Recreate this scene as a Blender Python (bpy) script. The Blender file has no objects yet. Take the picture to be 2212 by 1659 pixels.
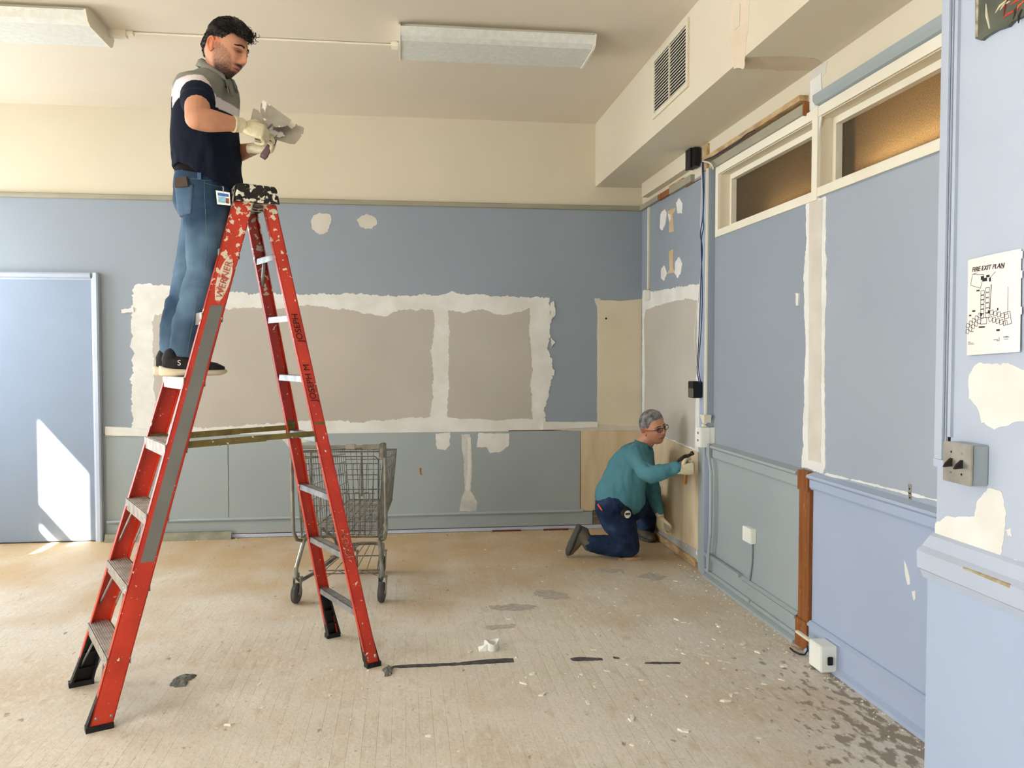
import bpy, bmesh, math, random
from math import sin, cos, pi, sqrt, exp, radians
from mathutils import Vector, Matrix, noise
from mathutils.geometry import tessellate_polygon
import numpy as np

# ------------------------------------------------------------------ camera
F_PX, CX, CY, CAM_H = 1820.0, 1106.0, 829.5, 1.54
YAW, PITCH = 0.1273, -0.0359
c_f = Vector((sin(YAW)*cos(PITCH), cos(YAW)*cos(PITCH), sin(PITCH)))
c_r = Vector((cos(YAW), -sin(YAW), 0))
c_u = c_r.cross(c_f)
CAM = Vector((0, 0, CAM_H))
SC = bpy.context.scene
cd = bpy.data.cameras.new('camera'); cam = bpy.data.objects.new('camera', cd)
SC.collection.objects.link(cam)
cam.matrix_world = Matrix(((c_r.x, c_u.x, -c_f.x, 0), (c_r.y, c_u.y, -c_f.y, 0), (c_r.z, c_u.z, -c_f.z, CAM_H), (0, 0, 0, 1)))
cd.sensor_width = 36; cd.lens = 36*F_PX/2212; cd.clip_start = .05
SC.camera = cam

# ------------------------------------------------------------------ light
SC.view_settings.view_transform = 'Standard'; SC.view_settings.look = 'None'
SC.view_settings.gamma = 1; SC.view_settings.use_curve_mapping = False
SC.view_settings.exposure = 0.88
wd = bpy.data.worlds.new('world'); SC.world = wd; wd.use_nodes = True
wd.node_tree.nodes['Background'].inputs[0].default_value = (.72, .85, 1, 1)
wd.node_tree.nodes['Background'].inputs[1].default_value = 3.0
sd = bpy.data.lights.new('sun', 'SUN'); sun = bpy.data.objects.new('sun', sd); SC.collection.objects.link(sun)
sd.energy = 30; sd.angle = radians(.6); sd.color = (1, .92, .78)
SUN_DIR = Vector((.30, .42, -.36)).normalized()
sun.rotation_euler = SUN_DIR.to_track_quat('-Z', 'Y').to_euler(); sun.location = (-9, -2, 8)
def window_light(y0, y1, z0, z1, watt, col=(.92, .96, 1)):
    # daylight arriving through one window of the left wall
    l = bpy.data.lights.new('daylight', 'AREA'); l.shape = 'RECTANGLE'; l.size = y1-y0; l.size_y = z1-z0
    l.energy = watt; l.color = col
    o = bpy.data.objects.new('daylight', l); SC.collection.objects.link(o)
    o.matrix_world = Matrix(((0, 0, -1, -4.62), (-1, 0, 0, (y0+y1)/2), (0, 1, 0, (z0+z1)/2), (0, 0, 0, 1)))
    return o
WINDOWS = [(5.85, 6.95, .9, 2.8, 38), (4.40, 5.20, 1.85, 3.0, 30), (0.0, 1.2, .9, 2.8, 78), (-1.9, -.5, .9, 2.8, 55)]
for (a, b, c, d, w_) in WINDOWS: window_light(a, b, c, d, w_)

# ------------------------------------------------------------------ room numbers
D, W, S, ZC, XP, XL, YB = 7.27, 2.088, 1.665, 3.542, 1.634, -4.4, -2.6
def ray(px, py): return c_f + c_r*((px-CX)/F_PX) - c_u*((py-CY)/F_PX)
def onz(px, py, z=0.0):
    d = ray(px, py); return CAM + d*((z-CAM_H)/d.z)
def onx(px, py, x=W):
    d = ray(px, py); return CAM + d*(x/d.x)
def ony(px, py, y=D):
    d = ray(px, py); return CAM + d*(y/d.y)

# ------------------------------------------------------------------ materials
def lin(c):
    o = []
    for v in c[:3]:
        v = v/255.0; o.append(v/12.92 if v <= .04045 else ((v+.055)/1.055)**2.4)
    return (o[0], o[1], o[2], 1)
def mat(name, c1, c2=None, scale=3.0, rough=.6, metal=0.0, bump=0.0, bscale=60.0, spec=.35, lo=.35, hi=.65, c3=None, s3=30, t3=.62, detail=6, stretch=None, trans=0, ior=1.45):
    m = bpy.data.materials.new(name); m.use_nodes = True
    nt = m.node_tree; N = nt.nodes; L = nt.links; b = N['Principled BSDF']
    b.inputs['Roughness'].default_value = rough; b.inputs['Metallic'].default_value = metal
    b.inputs['Specular IOR Level'].default_value = spec
    if trans: b.inputs['Transmission Weight'].default_value = trans; b.inputs['IOR'].default_value = ior
    tc = N.new('ShaderNodeTexCoord'); src = tc.outputs['Object']
    if stretch:
        mp = N.new('ShaderNodeMapping'); mp.inputs['Scale'].default_value = stretch; L.new(src, mp.inputs[0]); src = mp.outputs[0]
    b.inputs['Base Color'].default_value = lin(c1)
    if c2:
        n = N.new('ShaderNodeTexNoise'); n.inputs['Scale'].default_value = scale; n.inputs['Detail'].default_value = detail; L.new(src, n.inputs['Vector'])
        r = N.new('ShaderNodeValToRGB'); r.color_ramp.elements[0].position = lo; r.color_ramp.elements[1].position = hi
        r.color_ramp.elements[0].color = lin(c1); r.color_ramp.elements[1].color = lin(c2)
        L.new(n.outputs[0], r.inputs[0]); out = r.outputs[0]
        if c3:
            n3 = N.new('ShaderNodeTexNoise'); n3.inputs['Scale'].default_value = s3; n3.inputs['Detail'].default_value = 8; L.new(src, n3.inputs['Vector'])
            r3 = N.new('ShaderNodeValToRGB'); r3.color_ramp.elements[0].position = t3; r3.color_ramp.elements[1].position = t3+.03
            L.new(n3.outputs[0], r3.inputs[0])
            mx = N.new('ShaderNodeMix'); mx.data_type = 'RGBA'; L.new(r3.outputs[0], mx.inputs[0]); L.new(out, mx.inputs[6]); mx.inputs[7].default_value = lin(c3); out = mx.outputs[2]
        L.new(out, b.inputs['Base Color'])
    if bump:
        n2 = N.new('ShaderNodeTexNoise'); n2.inputs['Scale'].default_value = bscale; n2.inputs['Detail'].default_value = 5; L.new(src, n2.inputs['Vector'])
        bp = N.new('ShaderNodeBump'); bp.inputs['Strength'].default_value = bump; bp.inputs['Distance'].default_value = .01
        L.new(n2.outputs[0], bp.inputs['Height']); L.new(bp.outputs[0], b.inputs['Normal'])
    return m
def vcmat(name, rough=.7, spec=.3, bump=0.0, bscale=200, var=.12, vs=20, sheen=0):
    m = bpy.data.materials.new(name); m.use_nodes = True
    nt = m.node_tree; N = nt.nodes; L = nt.links; b = N['Principled BSDF']
    b.inputs['Roughness'].default_value = rough; b.inputs['Specular IOR Level'].default_value = spec
    if sheen: b.inputs['Sheen Weight'].default_value = sheen
    at = N.new('ShaderNodeAttribute'); at.attribute_name = 'col'
    tc = N.new('ShaderNodeTexCoord')
    n = N.new('ShaderNodeTexNoise'); n.inputs['Scale'].default_value = vs; n.inputs['Detail'].default_value = 6; L.new(tc.outputs['Object'], n.inputs['Vector'])
    mr = N.new('ShaderNodeMapRange'); mr.inputs[1].default_value = .3; mr.inputs[2].default_value = .7; mr.inputs[3].default_value = 1-var; mr.inputs[4].default_value = 1+var
    L.new(n.outputs[0], mr.inputs[0])
    mx = N.new('ShaderNodeMix'); mx.data_type = 'RGBA'; mx.blend_type = 'MULTIPLY'; mx.inputs[0].default_value = 1
    L.new(at.outputs['Color'], mx.inputs[6]); L.new(mr.outputs[0], mx.inputs[7]); L.new(mx.outputs[2], b.inputs['Base Color'])
    if bump:
        n2 = N.new('ShaderNodeTexNoise'); n2.inputs['Scale'].default_value = bscale; L.new(tc.outputs['Object'], n2.inputs['Vector'])
        bp = N.new('ShaderNodeBump'); bp.inputs['Strength'].default_value = bump; bp.inputs['Distance'].default_value = .004
        L.new(n2.outputs[0], bp.inputs['Height']); L.new(bp.outputs[0], b.inputs['Normal'])
    return m
MT = {}
MT['cream'] = mat('cream_paint', (218, 209, 187), (212, 202, 179), .7, rough=.75, bump=.04, bscale=90)
MT['ceil'] = mat('ceiling_paint', (222, 212, 194), (216, 205, 186), .5, rough=.8, bump=.04, bscale=60)
MT['blue'] = mat('blue_wall_paint', (148, 158, 169), (143, 153, 164), .8, rough=.42, bump=.05, bscale=70)
MT['blue2'] = mat('pale_blue_paint', (168, 182, 206), (162, 176, 201), 1, rough=.4, bump=.04, bscale=70)
MT['grey'] = mat('grey_green_paint', (160, 170, 172), (153, 163, 166), 1, rough=.42, bump=.04, bscale=70)
MT['pale'] = mat('pale_trim_paint', (182, 192, 208), (175, 185, 202), 2, rough=.4, bump=.03)
MT['door'] = mat('door_paint', (146, 161, 182), (139, 154, 176), 1.5, rough=.38, bump=.08, bscale=30)
MT['rail'] = mat('rail_paint', (160, 154, 136), (150, 145, 128), 4, rough=.55)
MT['comp'] = mat('joint_compound', (229, 229, 225), (218, 216, 209), 6, rough=.85, bump=.25, bscale=25, spec=.15)
MT['skim'] = mat('skim_coat', (214, 209, 198), (202, 196, 184), 5, rough=.85, bump=.15, bscale=25, spec=.15)
MT['thin'] = mat('thin_compound', (190, 192, 190), (214, 212, 204), 14, rough=.85, bump=.2, bscale=25, spec=.15)
MT['dry'] = mat('drywall_paper', (190, 184, 174), (183, 177, 167), 1.5, rough=.85, spec=.15)
MT['creamp'] = mat('cream_board', (224, 214, 190), (214, 203, 178), 2, rough=.75, bump=.05)
MT['ply'] = mat('plywood', (218, 201, 170), (192, 170, 134), 3, rough=.65, stretch=(3, 3, .7), bump=.03, lo=.3, hi=.75)
MT['wood'] = mat('bare_brown_wood', (148, 90, 42), (122, 68, 28), 3, rough=.6, stretch=(10, 10, 1), c3=(196, 150, 104), s3=14, t3=.66)
MT['rawwood'] = mat('raw_wood', (196, 168, 124), (160, 128, 88), 4, rough=.7, stretch=(8, 2, 8))
MT['lath'] = mat('old_lath', (140, 122, 96), (104, 86, 64), 5, rough=.8, stretch=(1, 1, 12))
MT['conc'] = mat('dusty_grey', (178, 176, 172), (156, 154, 150), 9, rough=.85, bump=.15, c3=(225, 222, 216), s3=18, t3=.64)
MT['white'] = mat('white_frame_paint', (236, 230, 212), (228, 221, 202), 2, rough=.5, bump=.03)
MT['plastic'] = mat('white_plastic', (240, 240, 232), (232, 232, 222), 5, rough=.35)
MT['race'] = mat('cream_raceway', (228, 222, 202), rough=.4)
MT['black'] = mat('black_plastic', (18, 18, 20), (28, 27, 28), 20, rough=.5)
MT['dark'] = mat('dark_gap', (20, 14, 10), rough=.9)
MT['rust'] = mat('rust_brown_edge', (112, 56, 34), (84, 42, 28), 12, rough=.8)
MT['steel'] = mat('brushed_steel', (196, 191, 180), (172, 167, 155), 14, rough=.34, metal=.8)
MT['alum'] = mat('aluminium', (168, 168, 168), (132, 134, 136), 14, rough=.42, metal=.8)
MT['chrome'] = mat('worn_chrome', (150, 148, 140), (110, 106, 96), 30, rough=.4, metal=.7)

# ------------------------------------------------------------------ mesh helpers
def wloc(p):
    v = Vector((0, 0, 0))
    while p is not None: v += p.location; p = p.parent
    return v
def tag(o, label=None, cat=None, group=None, kind=None):
    if label: o['label'] = label
    if cat: o['category'] = cat
    if group: o['group'] = group
    if kind: o['kind'] = kind
    return o
def thing(name, loc, label, cat, group=None):
    o = bpy.data.objects.new(name, None); o.empty_display_size = .1
    SC.collection.objects.link(o); o.location = loc
    return tag(o, label, cat, group)
def link_mesh(name, me, m, parent=None, smooth=False, origin=None):
    o = bpy.data.objects.new(name, me); SC.collection.objects.link(o)
    off = wloc(parent) if parent is not None else (Vector(origin) if origin is not None else None)
    if off is not None and off.length > 0: me.transform(Matrix.Translation(-off))
    if parent is not None: o.parent = parent
    elif origin is not None: o.location = origin
    if m is not None:
        for k in (m if isinstance(m, (list, tuple)) else [m]): me.materials.append(k)
    if smooth:
        for p in me.polygons: p.use_smooth = True
    return o
class MB:
    def __init__(s): s.v = []; s.f = []; s.mi = []; s.k = 0; s.X = None
    def add(s, vs, fs):
        n = len(s.v)
        if s.X is not None: vs = [s.X(Vector(v)) for v in vs]
        s.v += [tuple(v) for v in vs]; s.f += [tuple(i+n for i in f) for f in fs]; s.mi += [s.k]*len(fs)
        return s
    def hexa(s, p):  # 8 points: bottom loop 0-3, top loop 4-7
        return s.add(p, [(0, 3, 2, 1), (4, 5, 6, 7), (0, 1, 5, 4), (1, 2, 6, 5), (2, 3, 7, 6), (3, 0, 4, 7)])
    def box(s, a, b, bev=0.0):
        x0, x1 = sorted((a[0], b[0])); y0, y1 = sorted((a[1], b[1])); z0, z1 = sorted((a[2], b[2]))
        if bev <= 0:
            return s.hexa([(x0, y0, z0), (x1, y0, z0), (x1, y1, z0), (x0, y1, z0), (x0, y0, z1), (x1, y0, z1), (x1, y1, z1), (x0, y1, z1)])
        bm = bmesh.new(); bmesh.ops.create_cube(bm, size=1)
        for v in bm.verts: v.co = Vector((x0+(v.co.x+.5)*(x1-x0), y0+(v.co.y+.5)*(y1-y0), z0+(v.co.z+.5)*(z1-z0)))
        bmesh.ops.bevel(bm, geom=bm.edges[:], offset=bev, segments=2, affect='EDGES')
        bm.verts.index_update()
        s.add([v.co.copy() for v in bm.verts], [[v.index for v in f.verts] for f in bm.faces]); bm.free(); return s
    def obox(s, c, ax, ay, az):  # centre, three half-axis vectors
        c = Vector(c); ax = Vector(ax); ay = Vector(ay); az = Vector(az)
        return s.hexa([c-ax-ay-az, c+ax-ay-az, c+ax+ay-az, c-ax+ay-az, c-ax-ay+az, c+ax-ay+az, c+ax+ay+az, c-ax+ay+az])
    def bar(s, a, b, w, h, up=(0, 0, 1)):  # rectangular bar a->b, width w along side, height h along up
        a = Vector(a); b = Vector(b); t = (b-a).normalized(); sd_ = t.cross(Vector(up)).normalized(); u = sd_.cross(t)
        return s.obox((a+b)/2, (b-a)/2, sd_*w/2, u*h/2)
    def tube(s, pts, r, n=8, caps=True, closed=False):
        pts = [Vector(p) for p in pts]; m = len(pts)
        rr = r if isinstance(r, (list, tuple)) else [r]*m
        vs = []; fs = []; prev = None
        for i, p in enumerate(pts):
            if closed: t = (pts[(i+1) % m]-pts[i-1]).normalized()
            else: t = (pts[min(i+1, m-1)]-pts[max(i-1, 0)]).normalized()
            if prev is None:
                a = Vector((0, 0, 1)) if abs(t.z) < .9 else Vector((1, 0, 0))
                u = t.cross(a).normalized()
            else:
                u = (prev-t*prev.dot(t)).normalized()
            prev = u; w_ = t.cross(u)
            for k in range(n):
                g = 2*pi*k/n; vs.append(p+u*(rr[i]*cos(g))+w_*(rr[i]*sin(g)))
        for i in range(m if closed else m-1):
            j = (i+1) % m
            for k in range(n):
                k2 = (k+1) % n; fs.append((i*n+k, i*n+k2, j*n+k2, j*n+k))
        if caps and not closed: fs.append(tuple(range(n))[::-1]); fs.append(tuple((m-1)*n+k for k in range(n)))
        return s.add(vs, fs)
    def lathe(s, c, axis, prof, n=24):  # prof: (distance along axis, radius)
        c = Vector(c); t = Vector(axis).normalized(); a = Vector((0, 0, 1)) if abs(t.z) < .9 else Vector((1, 0, 0))
        u = t.cross(a).normalized(); w_ = t.cross(u); vs = []; fs = []
        for (h, r) in prof:
            for k in range(n):
                g = 2*pi*k/n; vs.append(c+t*h+u*(r*cos(g))+w_*(r*sin(g)))
        for i in range(len(prof)-1):
            for k in range(n):
                k2 = (k+1) % n; fs.append((i*n+k, i*n+k2, (i+1)*n+k2, (i+1)*n+k))
        fs.append(tuple(range(n))[::-1]); fs.append(tuple((len(prof)-1)*n+k for k in range(n)))
        return s.add(vs, fs)
    def prism(s, poly, ext):  # poly: list of 3D points (planar), ext vector
        poly = [Vector(p) for p in poly]; e = Vector(ext); n = len(poly)
        tris = tessellate_polygon([poly])
        vs = poly+[p+e for p in poly]; fs = [tuple(t) for t in tris]+[tuple(i+n for i in t)[::-1] for t in tris]
        fs += [(i, (i+1) % n, (i+1) % n+n, i+n) for i in range(n)]
        return s.add(vs, fs)
    def loft(s, secs, n=20, p=2.0):  # secs: (centre, half-axis a, half-axis b)
        vs = []; fs = []
        for (c, a, b) in secs:
            c = Vector(c); a = Vector(a); b = Vector(b)
            for k in range(n):
                g = 2*pi*k/n; cg, sg = cos(g), sin(g)
                vs.append(c+a*(math.copysign(abs(cg)**(2/p), cg))+b*(math.copysign(abs(sg)**(2/p), sg)))
        for i in range(len(secs)-1):
            for k in range(n):
                k2 = (k+1) % n; fs.append((i*n+k, i*n+k2, (i+1)*n+k2, (i+1)*n+k))
        fs.append(tuple(range(n))[::-1]); fs.append(tuple((len(secs)-1)*n+k for k in range(n)))
        return s.add(vs, fs)
    def mesh(s, name='m', fix=True):
        me = bpy.data.meshes.new(name); me.from_pydata(s.v, [], s.f)
        for p, k in zip(me.polygons, s.mi): p.material_index = k
        if fix:
            bm = bmesh.new(); bm.from_mesh(me); bmesh.ops.recalc_face_normals(bm, faces=bm.faces); bm.to_mesh(me); bm.free()
        me.update(); return me
    def build(s, name, m, parent=None, smooth=False, origin=None):
        return link_mesh(name, s.mesh(name), m, parent, smooth, origin)
def one(name, m, parent, fn, **k):
    b = MB(); fn(b); return b.build(name, m, parent, **k)
def ragged(pts, jag, seed, step=.014, closed=True):
    # pts: planar 2D list; returns an outline with a torn edge
    out = []; n = len(pts); rs = random.Random(seed)
    for i in range(n):
        a = Vector(pts[i]); b = Vector(pts[(i+1) % n]); d = b-a; L = d.length
        if L < 1e-6: continue
        k = max(1, int(L/step)); nn = Vector((-d.y, d.x))/L
        for j in range(k):
            p = a+d*(j/k)
            q = Vector((p.x*9+seed*3.1, p.y*9, seed))
            h = noise.noise(q)*1.1+noise.noise(q*3.3)*.7+noise.noise(q*9)*.7+noise.noise(q*19)*.35
            out.append(p+nn*jag*h)
    return out
def patch(plane, pts, off, m, parent, jag=.008, seed=1, name='compound_patch', step=.014, th=None, label=None):
    """a torn-edged coat lying on a wall; the outline is measured on the wall plane"""
    if plane == 'B': P2 = [(p.x, p.z) for p in (ony(*q) for q in pts)]; to = lambda u, v: (u, D-off, v); e = (0, off if th is None else th, 0)
    elif plane == 'R': P2 = [(p.y, p.z) for p in (onx(*q) for q in pts)]; to = lambda u, v: (W-off, u, v); e = (off if th is None else th, 0, 0)
    elif plane == 'P': P2 = [(p.y, p.z) for p in (onx(q[0], q[1], XP) for q in pts)]; to = lambda u, v: (XP-off, u, v); e = (off, 0, 0)
    elif plane == 'S': P2 = [(p.y, p.z) for p in (onx(q[0], q[1], S) for q in pts)]; to = lambda u, v: (S-off, u, v); e = (off, 0, 0)
    elif plane == 'U': P2 = [(p.x, p.y) for p in (onz(q[0], q[1], 2.997) for q in pts)]; to = lambda u, v: (u, v, 2.997-off); e = (0, 0, off)
    elif plane == 'F': P2 = [(p.x, p.y) for p in (onz(q[0], q[1], 0) for q in pts)]; to = lambda u, v: (u, v, off); e = (0, 0, -off+.0002)
    rp = ragged(P2, jag, seed, step) if jag > 0 else [Vector(p) for p in P2]
    b = MB(); b.prism([to(p.x, p.y) for p in rp], e)
    o = b.build(name, m, parent)
    if label: o['label'] = label
    return o
# ================================================================== THE ROOM
def floor_mat():
    m = bpy.data.materials.new('dusty_strip_floor'); m.use_nodes = True
    nt = m.node_tree; N = nt.nodes; L = nt.links; b = N['Principled BSDF']
    tc = N.new('ShaderNodeTexCoord')
    mp = N.new('ShaderNodeMapping'); mp.inputs['Rotation'].default_value = (0, 0, pi/2); L.new(tc.outputs['Object'], mp.inputs[0])
    br = N.new('ShaderNodeTexBrick'); br.inputs['Scale'].default_value = 1; br.inputs['Brick Width'].default_value = 1.25; br.inputs['Row Height'].default_value = .057
    br.inputs['Mortar Size'].default_value = .0011; br.inputs['Mortar Smooth'].default_value = .3; br.offset = .37; br.offset_frequency = 3
    br.inputs['Color1'].default_value = lin((216, 209, 194)); br.inputs['Color2'].default_value = lin((207, 198, 181)); br.inputs['Mortar'].default_value = lin((158, 144, 122))
    L.new(mp.outputs[0], br.inputs['Vector'])
    def nz(scale, det=7, st=None):
        n = N.new('ShaderNodeTexNoise'); n.inputs['Scale'].default_value = scale; n.inputs['Detail'].default_value = det
        if st:
            q = N.new('ShaderNodeMapping'); q.inputs['Scale'].default_value = st; L.new(tc.outputs['Object'], q.inputs[0]); L.new(q.outputs[0], n.inputs['Vector'])
        else: L.new(tc.outputs['Object'], n.inputs['Vector'])
        return n
    def ramp(src, lo, hi, a=0, z=1):
        r = N.new('ShaderNodeMapRange'); r.inputs[1].default_value = lo; r.inputs[2].default_value = hi; r.inputs[3].default_value = a; r.inputs[4].default_value = z; L.new(src, r.inputs[0]); return r.outputs[0]
    def mix(fac, a, col):
        x = N.new('ShaderNodeMix'); x.data_type = 'RGBA'; L.new(fac, x.inputs[0]); L.new(a, x.inputs[6]); x.inputs[7].default_value = lin(col); return x.outputs[2]
    c = mix(ramp(nz(1.6, 9).outputs[0], .40, .62, .15, .92), br.outputs['Color'], (216, 208, 194))   # plaster dust
    c = mix(ramp(nz(.9, 5).outputs[0], .50, .72, 0, .7), c, (194, 172, 138))                       # warm worn varnish
    c = mix(ramp(nz(45, 8, (1, .35, 1)).outputs[0], .46, .68, 0, .6), c, (224, 217, 205))
    c = mix(ramp(nz(95, 6, (1, .5, 1)).outputs[0], .54, .74, 0, .5), c, (172, 156, 134))
    c = mix(ramp(nz(11, 10, (1.5, .5, 1)).outputs[0], .58, .74, 0, .45), c, (176, 152, 120))
    c = mix(ramp(nz(7, 10, (1.6, .8, 1)).outputs[0], .70, .78, 0, .5), c, (164, 152, 138))          # grey adhesive smears
    # colour shifts to a darker tan towards the back wall, broken up by noise
    sy = N.new('ShaderNodeSeparateXYZ'); L.new(tc.outputs['Object'], sy.inputs[0])
    bk = N.new('ShaderNodeMath'); bk.operation = 'MULTIPLY_ADD'; L.new(ramp(sy.outputs[1], 4.4, 6.6), bk.inputs[0]); bk.inputs[1].default_value = .45; L.new(nz(2.2, 9, (1, .7, 1)).outputs[0], bk.inputs[2])
    c = mix(ramp(bk.outputs[0], .56, .98, 0, .8), c, (186, 154, 108))
    # dark worn varnish near the right wall
    sx = N.new('ShaderNodeSeparateXYZ'); L.new(tc.outputs['Object'], sx.inputs[0])
    edge = ramp(sx.outputs[0], 1.35, 2.05)
    ny = ramp(sx.outputs[1], 4.6, 3.0)
    mu = N.new('ShaderNodeMath'); mu.operation = 'MULTIPLY'; L.new(edge, mu.inputs[0]); L.new(ny, mu.inputs[1])
    ad = N.new('ShaderNodeMath'); ad.operation = 'MULTIPLY_ADD'; L.new(mu.outputs[0], ad.inputs[0]); ad.inputs[1].default_value = .30
    L.new(nz(24, 9, (1, .5, 1)).outputs[0], ad.inputs[2])
    c = mix(ramp(ad.outputs[0], .665, .74, 0, .75), c, (126, 108, 90))
    L.new(c, b.inputs['Base Color']); b.inputs['Roughness'].default_value = .62; b.inputs['Specular IOR Level'].default_value = .25
    bp = N.new('ShaderNodeBump'); bp.inputs['Strength'].default_value = .5; bp.inputs['Distance'].default_value = .004
    ht = N.new('ShaderNodeMath'); ht.operation = 'SUBTRACT'; L.new(nz(60, 8).outputs[0], ht.inputs[0]); L.new(br.outputs['Fac'], ht.inputs[1])
    L.new(ht.outputs[0], bp.inputs['Height']); L.new(bp.outputs[0], b.inputs['Normal'])
    return m
def st(o): o['kind'] = 'structure'; return o
b = MB(); b.box((XL-.25, YB-.2, -.12), (W+1.6, D+.2, 0)); FLOOR = st(b.build('floor', floor_mat()))
b = MB(); b.box((XL-.25, YB-.2, ZC), (W+1.6, D+.2, ZC+.12)); st(b.build('ceiling', MT['ceil']))
ZR0, ZR1 = 2.793, 2.835   # picture rail
# back wall: cream above the rail, blue below
b = MB(); b.box((XL-.2, D, 0), (W+.12, D+.12, ZR0+.02)); b.k = 1; b.box((XL-.2, D, ZR0+.02), (W+.12, D+.12, ZC))
WB = st(b.build('wall_back', [MT['blue'], MT['cream']]))
# left wall with its window openings
b = MB(); ys = YB-.2
ops = sorted([(a, b2, c, d) for (a, b2, c, d, _) in WINDOWS])
for (a, b2, c, d) in ops:
    b.box((XL-.2, ys, 0), (XL, a, ZC)); b.box((XL-.2, a, 0), (XL, b2, c)); b.box((XL-.2, a, d), (XL, b2, ZC)); ys = b2
b.box((XL-.2, ys, 0), (XL, D, ZC))
st(b.build('wall_left', MT['cream']))
for i, (a, b2, c, d) in enumerate(ops):
    b = MB(); t_ = .02
    b.box((XL-.19, a, c), (XL-.16, a+t_, d)); b.box((XL-.19, b2-t_, c), (XL-.16, b2, d)); b.box((XL-.19, a, c), (XL-.16, b2, c+t_)); b.box((XL-.19, a, d-t_), (XL-.16, b2, d))
    if abs(a-4.40) < .01: b.box((XL-.19, a, 2.13), (XL-.16, b2, 2.26)); b.box((XL-.19, a, 1.85), (XL-.16, b2, 2.02))
    elif c < 1: b.box((XL-.19, a, 1.83), (XL-.16, b2, 1.87))
    st(b.build('window_%d' % (i+4), MT['white']))
b = MB(); b.box((XL-.2, YB-.2, 0), (W+.12, YB, ZC)); st(b.build('wall_rear', MT['cream']))
# right wall with two transom openings
W1 = (4.12, 5.42, 2.365, 2.733); W2 = (2.75, 4.06, 2.378, 2.733)
b = MB()
def rw(y0, y1, z0, z1, k): b.k = k; b.box((W, y0, z0), (W+.14, y1, z1))
rw(5.42, D, 0, 2.80, 0); rw(YB, 2.75, 0, 2.80, 0); rw(2.75, 5.42, 0, 2.365, 0); rw(4.06, 4.12, 2.365, 2.80, 0)
rw(4.12, 5.42, 2.733, 2.80, 0); rw(2.75, 4.06, 2.733, 2.80, 0)
rw(2.75, 4.06, 2.365, 2.378, 0); rw(YB, D, 2.80, ZC, 1)
WR = st(b.build('wall_right', [MT['blue'], MT['cream']]))
# corridor behind the transoms
b = MB(); b.box((W+1.5, 2.0, 0), (W+1.6, D, ZC)); st(b.build('wall_corridor', mat('corridor_paint', (196, 160, 110), rough=.8)))
b = MB(); b.box((W+.14, 1.9, 0), (W+1.6, 2.0, ZC)); b.box((W+.14, D, 0), (W+1.6, D+.1, ZC)); st(b.build('wall_corridor_end', mat('corridor_paint_end', (186, 150, 102), rough=.8)))
# soffit along the right wall
b = MB(); b.box((S, .5, 2.997), (W, D, ZC)); SOF = st(b.build('wall_soffit', MT['cream']))
# pilaster nearest the camera
b = MB(); b.box((XP, .6, 0), (W, 2.406, 2.997)); WP = st(b.build('wall_pilaster', MT['pale']))

# ---------------------------------------------------------------- picture rails
b = MB(); b.prism([(XL, D, ZR0), (XL, D-.022, ZR0+.004), (XL, D-.03, ZR0+.018), (XL, D-.03, ZR1-.006), (XL, D-.016, ZR1), (XL, D, ZR1)], (W-XL, 0, 0))
st(b.build('trim_1', MT['rail']))
b = MB()
for k, (y0, y1) in enumerate(((D-.02, 6.72), (6.42, 5.92), (5.52, 4.19))):
    b.box((W-.03, y0, ZR0-.01 if k else ZR0), (W, y1, ZR1+(.0 if k < 2 else .0)))
t2 = st(b.build('trim_2', MT['rail']))
b = MB(); b.box((W-.026, 6.72, ZR0-.004), (W, 6.42, ZR1)); b.box((W-.032, 4.182, ZR0-.02), (W, 4.192, ZR1+.01)); b.box((W-.005, 6.1, ZR0-.018), (W, 4.19, ZR0-.012)); b.build('bare_wood_gap', MT['wood'], t2)
b = MB(); b.box((W-.032, 6.1, ZR1), (W-.002, 6.42, ZR1+.012)); b.box((W-.05, 4.19, ZR1+.016), (W, 5.62, ZR1+.045)); b.box((W-.02, 5.62, ZR1-.03), (W, 5.7, 2.985)); b.build('raw_wood_strip', MT['rawwood'], t2)
b = MB(); b.prism([(W-.06, 7.08, 2.88), (W-.06, 7.08, 2.997), (W, 7.08, 2.997), (W, 7.08, 2.88)], (0, -1.16, 0))
st(b.build('trim_3', MT['cream']))
# moulding above the nearer transom
b = MB(); b.prism([(W, 4.06, 2.785), (W-.03, 4.06, 2.79), (W-.045, 4.06, 2.81), (W-.045, 4.06, 2.838), (W-.02, 4.06, 2.85), (W, 4.06, 2.85)], (0, -1.6, 0)); b.box((W-.012, 4.045, 2.765), (W, 2.45, 2.787))
st(b.build('trim_4', MT['grey']))
patch('R', [(1752, 175), (1775, 160), (1779, 215), (1776, 250), (1772, 300), (1765, 270), (1758, 262), (1752, 235)], .006, MT['comp'], WR, .006, 31)
patch('R', [(1763, 135), (1788, 132), (1785, 160), (1762, 178), (1750, 160)], .002, MT['skim'], WR, .008, 32)

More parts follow.
